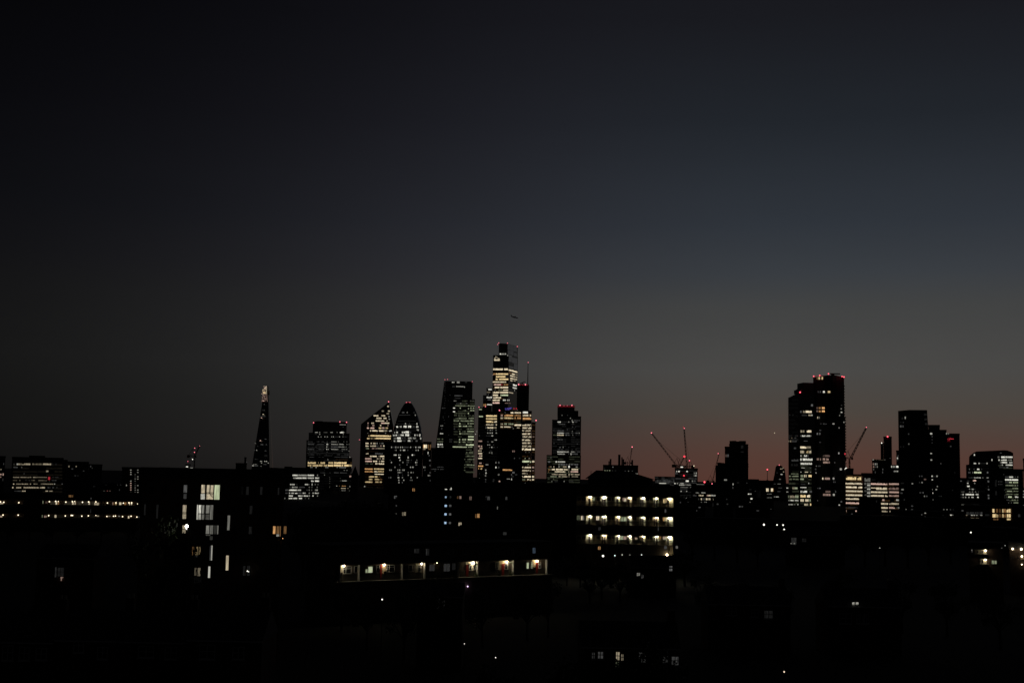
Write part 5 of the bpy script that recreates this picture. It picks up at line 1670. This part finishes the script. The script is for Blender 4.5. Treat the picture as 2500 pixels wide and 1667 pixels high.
for (x0, x1, y, D, lb, win) in ((1648, 1690, 1214, 1000, 'small dark block with one faint window right of the gallery flats', '1226:4 1660d4*5 1680d3*4'),
                                (1676, 1722, 1228, 860, 'low dark block with dim lights left of the black stepped flats', '1238:3 1690k4*4 1708d5*5;1246:3 1700d4*4'),
                                (1742, 1790, 1216, 900, 'dark gabled block before the black stepped flats', '1230:4 1752d4*4 1776d3*4'),
                                (1796, 1838, 1224, 820, 'dark low block with a pair of faint windows below the mid-rise', '1236:4 1806d5*4 1812d4*4'),
                                (1838, 1880, 1236, 780, 'lowest dark block left of the rounded tower', '1246:3 1850d4*6'),
                                (2068, 1 + 2110, 1246, 760, 'small unlit block under the pink-lit floors', '1254:3 2080d4*4'),
                                (2338, 2378, 1236, 760, 'small unlit block left of the golden window hall', '1246:3 2350d5*5 2362d3*4'),
                                (2452, 2510, 1242, 700, 'unlit block right of the golden window hall', '1252:4 2470d3*8'),
                                (962, 1006, 1205, 640, 'small unlit block rising behind the left end of the slab flats', '1190:3 990d3*4')):
    root, f = tower('low_building', lb, (0, 0, 1.0), [(x0, x0 + (x1 - x0) * .45, y), (x0 + (x1 - x0) * .45, x1, y + random.uniform(3, 7))], D, 12, BRICK, 'building', floors=3.0)
    f.rows(win, 4, 6, 4)
    for q in range(3):
        u = f.len * random.uniform(.1, .9)
        zt = f.uz(x0, y)[1]
        f.slab('roof_vent', u - .5, u + .5, zt - 2, zt + random.uniform(.6, 1.8), -6, -4, DARKC)

# ------------------------------------------------------------------ street lamps
POLE = surf('lamp_pole', (0.08, 0.08, 0.082), .5, .1, 2, metal=.3)


def street_lamp(px, py, D, r, st, label, group=None, code='k'):
    p = at(px, py, D)
    root = thing('street_lamp', label, 'street lamp', (p.x, p.y, 0), group)
    MB().tube((p.x, p.y + .5, 0), (p.x, p.y + .5, p.z + .5), .08, .05).build('pole', POLE, root)
    MB().tube((p.x, p.y + .5, p.z + .5), (p.x, p.y, p.z + .35), .04).build('arm', POLE, root)
    MB().ball((p.x, p.y, p.z), r).build('lantern', glow_mat(code, float(st), lamp=True), root)
    return root


for (px, py, D, r, st, lb) in ((1865, 1280, 500, .36, 2.5, 'bright street lamp leftmost of the row under the twin towers'), (1897, 1280.5, 500, .26, 2, 'street lamp with a small glow, second of the row under the twin towers'),
                               (1912, 1281, 500, .28, 2, 'street lamp third from left under the twin towers'), (1914.5, 1291.5, 480, .25, 2, 'street lamp hanging lowest beneath the third of the row'),
                               (1943, 1292, 480, .25, 2, 'street lamp alone right of the close pair under the twin towers'), (1993, 1293, 480, .28, 2, 'street lamp rightmost of the row under the twin towers'),
                               (2370.3, 1299, 450, .25, 2, 'lone street lamp above the lamp-lit flats at right'), (2454, 1331, 330, .05, 3, 'tiny light between the lamp-lit flats and the edge flats'),
                               (456, 1284, 172, .22, 14, 'bright round lamp against the near dark apartment block'), (455.3, 1290.3, 171, .07, 5, 'small second light right below the bright round lamp'),
                               (1472.3, 1356.5, 335, .26, 2.6, 'brightest courtyard lamp before the gallery flats'), (1501.2, 1355.5, 335, .14, 2.0, 'small courtyard lamp right of the brightest one'),
                               (1537.5, 1354.8, 335, .14, 2.0, 'small courtyard lamp under the middle of the gallery flats'), (1566.4, 1353.7, 335, .12, 2.0, 'small courtyard lamp second from right before the gallery flats'),
                               (1519, 1353.6, 338, .08, 3, 'faint courtyard lamp between two small ones'), (98.3, 1364.8, 260, .11, 1.6, 'lone white lamp in the black lower left'),
                               (933, 1462.7, 190, .12, 1.6, 'white lamp in the dark below the maisonettes'), (1133.8, 1570.5, 150, .05, 1.5, 'tiny white light in the black lower middle'),
                               (1210, 1604.2, 140, .06, 1.6, 'small round light near the bottom centre'), (1237.5, 1663.8, 132, .04, 2, 'faint light at the bottom picture edge'),
                               (1914.5, 1639, 140, .08, 1.3, 'warm orange light near the bottom right of centre'), (2148, 1337, 380, .08, 2, 'faint lone light right of centre in the dark')):
    street_lamp(px, py, D, r, st, lb, code='w' if 'warm' in lb else 'k')

# ------------------------------------------------------------------ trees
def tree_meshes(seed, H=1.0):
    rnd = random.Random(seed)
    tr = MB()
    tr.tube((0, 0, 0), (0.01, 0, .34), .032, .022, 7)
    clumps = []
    for k in range(16):
        a_ = rnd.uniform(0, 2 * math.pi)
        rr = rnd.uniform(.08, .30)
        zz = rnd.uniform(.42, .90)
        rr *= math.sin(math.pi * min(1, (zz - .25) / .75)) + .25
        c = Vector((math.cos(a_) * rr, math.sin(a_) * rr, zz))
        clumps.append((c, rnd.uniform(.085, .16)))
        tr.tube((0.005, 0, rnd.uniform(.25, .36)), c, .013, .004, 4)
    cr = MB()
    for c, r in clumps:
        for q in range(95):
            v = Vector((rnd.gauss(0, 1), rnd.gauss(0, 1), rnd.gauss(0, .8)))
            v = v.normalized() * r * (rnd.random() ** .45)
            p = c + v
            s_ = rnd.uniform(.012, .024)
            e1 = Vector((rnd.gauss(0, 1), rnd.gauss(0, 1), rnd.gauss(0, 1))).normalized() * s_
            e2 = e1.orthogonal().normalized() * s_ * .7
            cr.poly([p - e1, p + e2, p + e1, p - e2])
    out = []
    for mb, m, nm in ((tr, BARK, 'trunk'), (cr, LEAFM, 'crown')):
        me = bpy.data.meshes.new(nm)
        me.from_pydata(mb.v, [], mb.f)
        me.materials.append(m)
        out.append(me)
    return out


TREES = [tree_meshes(s) for s in (1, 2, 3, 4)]


def tree(px, ytop, D, label, group=None, wide=1.0, k=None):
    p = at(px, ytop, D)
    h = max(3.0, p.z)
    root = thing('leafy_tree', label, 'tree', (p.x, p.y, 0), group, rz=random.uniform(0, 6.28))
    tm, cm = TREES[random.randrange(4) if k is None else k]
    for nm, me in (('trunk', tm), ('crown', cm)):
        o = bpy.data.objects.new(nm, me)
        o.scale = (h * wide, h * wide, h * 1.03)
        link(o, root)
    return root


for i, (px, y, D, wd) in enumerate(((745, 1232, 300, .8), (790, 1222, 310, .8), (835, 1226, 320, .8), (880, 1222, 300, .85), (925, 1226, 320, .8), (965, 1240, 300, .7))):
    tree(px, y, D, 'dark tree crown in the row below the gold double-floor tower', 'tree row below the stepped tower', wd)
for i, (px, y, D, wd) in enumerate(((1690, 1262, 430, .9), (1745, 1264, 440, .9), (1800, 1268, 430, .9), (1850, 1296, 400, .8), (2060, 1270, 430, .9), (2110, 1268, 420, .9), (2160, 1272, 430, .9), (2215, 1262, 420, 1.0), (2265, 1276, 430, .9), (2320, 1282, 440, .9), (2375, 1312, 400, .8), (2430, 1290, 440, .9), (2480, 1296, 440, .9))):
    tree(px, y, D, 'dark tree crown in the long right-hand treeline', 'right-hand treeline', wd)
for i, (px, y, D, wd) in enumerate(((20, 1276, 460, 1.1), (75, 1262, 470, 1.0), (130, 1272, 460, 1.1), (190, 1274, 460, 1.1), (250, 1264, 470, 1.1), (315, 1268, 460, 1.1))):
    tree(px, y, D, 'small dark tree in front of the long gallery flats', 'trees before the far left flats', wd)
tree(1418, 1345, 320, 'dark tree covering the lower left corner of the gallery flats', wide=.75)
tree(1385, 1352, 325, 'dark tree left of the gallery flats corner', wide=.75)
tree(455, 1300, 165, 'dark tree below the bright round lamp', wide=.3)
tree(395, 1272, 170, 'lamp-touched tree left of the bright round lamp', wide=.6)
tree(1062, 1409, 225, 'small tree before the middle of the maisonette walkway', wide=.5)
tree(838, 1412, 222, 'small tree at the left end of the maisonette walkway', wide=.7)
tree(1157, 1160, 560, 'tall round dark tree rising above the slab of flats', wide=.55)
for (px, y, D) in ((900, 1440, 200), (990, 1452, 190), (1070, 1448, 168), (1105, 1450, 195), (1180, 1436, 205), (1290, 1428, 215), (1340, 1420, 220)):
    tree(px, y, D, 'dark tree in the unlit garden below the maisonettes', 'garden trees', .8)
for (px, y, D) in ((1430, 1580, 122), (1570, 1575, 124), (1610, 1590, 118), (1235, 1610, 125)):
    tree(px, y, D, 'dark tree with window light glinting through, bottom centre right', 'foreground trees', .8)
for (px, y, D) in ((1720, 1400, 240), (1800, 1420, 230), (1905, 1430, 225), (2050, 1400, 240), (2200, 1410, 235), (2310, 1420, 230), (2440, 1440, 215)):
    tree(px, y, D, 'dark tree in the black lower right', 'lower right trees', .9)

for (px, y, D) in ((1452, 1372, 318), (1492, 1366, 320), (1530, 1370, 316), (1572, 1364, 320), (1612, 1366, 322), (1648, 1362, 322), (1672, 1345, 330), (1470, 1384, 290), (1515, 1388, 285), (1590, 1384, 288), (1440, 1392, 280)):  # trees put in to cover the ground lit by the deck lamps
    tree(px, y, D, 'added dark tree hiding the lamp-lit courtyard ground below the gallery flats', 'courtyard trees', 1.25)
# ------------------------------------------------------------------ nearest houses
def house(px0, px1, yeave, D, label, wins=(), ridge=2.6, group=None, dep=8.0, mat=None, chim=True):
    a, b = at(px0, yeave, D), at(px1, yeave, D)
    root = thing('terraced_house', label, 'house', ((a.x + b.x) / 2, D, 0), group)
    f = Face(root, a, b, (0, 0, 1.0))
    L = f.len
    ze = f.uz((px0 + px1) / 2, yeave)[1]
    f.slab('wall', 0, L, 0, ze, -dep, 0, mat or BRICK)
    e0, e1, e2, e3 = f.w(-.1, ze, .35), f.w(L + .1, ze, .35), f.w(L + .1, ze, -dep - .35), f.w(-.1, ze, -dep - .35)
    r0, r1 = f.w(-.1, ze + ridge, -dep / 2), f.w(L + .1, ze + ridge, -dep / 2)
    rf = MB().poly([e0, e1, r1, r0]).poly([e2, e3, r0, r1]).poly([e0, r0, e3]).poly([e1, e2, r1]).build('roof', SLATE, root)
    f.slab('gutter', -.1, L + .1, ze - .12, ze, .35, .47, WHITE)
    if chim:
        f.slab('chimney', L - 1.0, L - .1, ze + .4, ze + ridge + 1.3, -dep / 2 - .4, -dep / 2 + .4, BRICK)
        for q in range(2):
            inst('chimney_pot', RENDER, root, f.w(L - .8 + .45 * q, ze + ridge + 1.5, -dep / 2), (.22, .22, .45))
    for w in wins:
        x0, y0, x1, y1 = w[:4]
        c, g = (w[4], w[5]) if len(w) > 4 else (None, 0)
        near_window(f, x0, y0, x1, y1, c, g, d=.04, t=.08, bars=(('v', 0), ('h', .02)), plain=False)
        uu0, uu1 = uspan(f, x0, x1, y1)
        f.slab('sill', uu0 - .15, uu1 + .15, f.uz((x0 + x1) / 2, y1)[1] - .2, f.uz((x0 + x1) / 2, y1)[1] - .08, .02, .2, WHITE)
    return root, f


root, f = house(-40, 130, 1566, 130, 'nearest terraced house at the bottom left with three pale sash windows', ((8, 1576, 31, 1609), (49, 1579, 71, 1609), (90, 1583, 113, 1608)))
u0, z0 = f.uz(64, 1577)
zt = f.uz(64, 1546)[1]
MB().prism([f.w(u0 - .9, 0, -.4), f.w(u0 + .9, 0, -.4), f.w(u0 + .9, 0, -2.6), f.w(u0 - .9, 0, -2.6)], z0 - 1, zt - .6).build('dormer', BRICK, root)
MB().poly([f.w(u0 - 1.1, zt - .6, -.2), f.w(u0, zt + .2, -.2), f.w(u0, zt + .2, -3), f.w(u0 - 1.1, zt - .6, -3)]).poly([f.w(u0, zt + .2, -.2), f.w(u0 + 1.1, zt - .6, -.2), f.w(u0 + 1.1, zt - .6, -3), f.w(u0, zt + .2, -3)]).build('dormer_roof', SLATE, root)
near_window(f, 56, 1552, 72, 1572, d=-.36, t=.05, bars=(('v', 0),))
root, f = house(130, 300, 1562, 130.5, 'terraced house with a tall narrow window, second from bottom left', ((182, 1560, 204, 1590), (240, 1580, 262, 1606)))
root, f = house(300, 460, 1566, 130, 'terraced house third from bottom left with unlit windows', ((340, 1578, 375, 1602), (405, 1580, 430, 1606)))
root, f = house(460, 640, 1562, 128, 'terraced house with a pale four-pane window, right end of the bottom left row', ((489, 1574, 524, 1606), (570, 1580, 595, 1606)))
root, f = house(1420, 1660, 1580, 150, 'house with one cream lit window at the bottom right of centre', ((1504, 1590.5, 1512, 1610, 'w', 6), (1516.5, 1596, 1521.5, 1611, 'w', 5), (1503, 1613, 1511, 1628, 'g', 3), (1445, 1592, 1452, 1606, 'd', 3), (1460, 1590, 1472, 1606, 'd', 4), (1560, 1592, 1576, 1615, 'd', 4), (1618, 1600, 1630, 1616, 'd', 3), (1640, 1602, 1656, 1622, 'd', 4)))
root, f = house(1730, 1930, 1475, 205, 'pale-windowed unlit house in the lower right', ((1775, 1484, 1797, 1500), (1835, 1488, 1850, 1504), (1866, 1490, 1886, 1508, 'd', 2)))
root, f = house(2020, 2200, 1480, 205, 'unlit house with faint tall windows at lower right', ((2050, 1498, 2078, 1520), (2092, 1500, 2106, 1520), (2110, 1500, 2120, 1520)))
f.rows('1471:6 2081k7*5 2090k7*6;1474:3 2081k5*5 2090k4*5', 5, 5, 4, d=.6)
root, f = house(90, 230, 1362, 250, 'dark house with one dim tall window at left', ((135, 1384, 138, 1408, 'd', 4), (141, 1385, 156, 1406, 'd', 2)), chim=False)
f.rows('1409:3 152r5*6;1413:9 151r5*2', 5, 5, 4, d=.3)
root, f = house(1930, 2060, 1305, 420, 'small dark house with two dim windows below the street lamp row', ((1932, 1312, 1944, 1328, 'd', 3), (1958, 1314, 1968, 1322, 'd', 2)), chim=False)
f.rows('1326:2 1931k6*3 1939k6*3', 5, 5, 4, d=.3)
root, f = house(1020, 1130, 1455, 180, 'house behind garden trees with specks of light between leaves', ((1064, 1460, 1074, 1484, 'd', 3), (1080, 1464, 1086, 1484, 'd', 2)), chim=False, ridge=1.6)
root, f = house(1540, 1650, 1385, 300, 'small dark house with a faint lit corner below the gallery flats', ((1555, 1398, 1562, 1405, 'k', 5), (1566, 1402, 1571, 1411, 'd', 5), (1634, 1381, 1641, 1393, 'd', 6)), chim=False)
f.rows('1335:8 1652k5*5', 5, 5, 4, d=.3)

# ------------------------------------------------------------------ airliner and evening star
p = at(1256.5, 774.5, 5200)
root = thing('airliner', 'small dark airliner silhouette crossing the sky above the tallest tower', 'airplane', p)
ax = Vector((.86, .48, -.17)).normalized()
sd = ax.cross(Vector((0, 0, 1))).normalized()
up = sd.cross(ax).normalized()


def ap(x, y, z):
    return p + ax * x + sd * y + up * z


mb = MB()
prof_ = [(17, .3), (15, 1.4), (11, 2.0), (-8, 2.0), (-14, 1.2), (-18, .35)]
for (x0, r0), (x1, r1) in zip(prof_, prof_[1:]):
    mb.tube(ap(x0, 0, .3 if x0 < -10 else 0), ap(x1, 0, .5 if x1 < -10 else 0), r0, r1, 10)
mb.build('fuselage', DARKC, root)
for s_ in (-1, 1):
    m2 = MB()
    q = [ap(4, 0, -.8), ap(-3, 0, -.8), ap(-7.5, s_ * 17, 1.0), ap(-5.5, s_ * 17, 1.0)]
    m2.poly(q).poly([v + up * .5 for v in q][::-1])
    for i in range(4):
        m2.poly([q[i], q[(i + 1) % 4], q[(i + 1) % 4] + up * .5, q[i] + up * .5])
    m2.build('wing', DARKC, root)
    MB().tube(ap(2.5, s_ * 6, -1.8), ap(-1.8, s_ * 6, -1.6), 1.0, .8, 8).build('engine', DARKC, root)
    m2 = MB()
    q = [ap(-14, 0, .8), ap(-17, 0, .8), ap(-18.5, s_ * 6, 1.2), ap(-17, s_ * 6, 1.2)]
    m2.poly(q).poly([v + up * .25 for v in q][::-1])
    m2.build('tailplane', DARKC, root)
m2 = MB()
q = [ap(-12.5, -.15, 1), ap(-17.5, -.15, 1), ap(-19.5, -.15, 6.5), ap(-17.8, -.15, 6.5)]
m2.poly(q).poly([v + sd * .3 for v in q][::-1])
m2.build('tail_fin', DARKC, root)
sp_ = at(1891, 1056.5, 30000)
o = inst('evening_star', glow_mat('w', 0.6, lamp=True), None, sp_, (11, 11, 11), 0, 'ball')
tag(o, 'single faint point of light low in the dusk sky left of the twin towers', 'star')
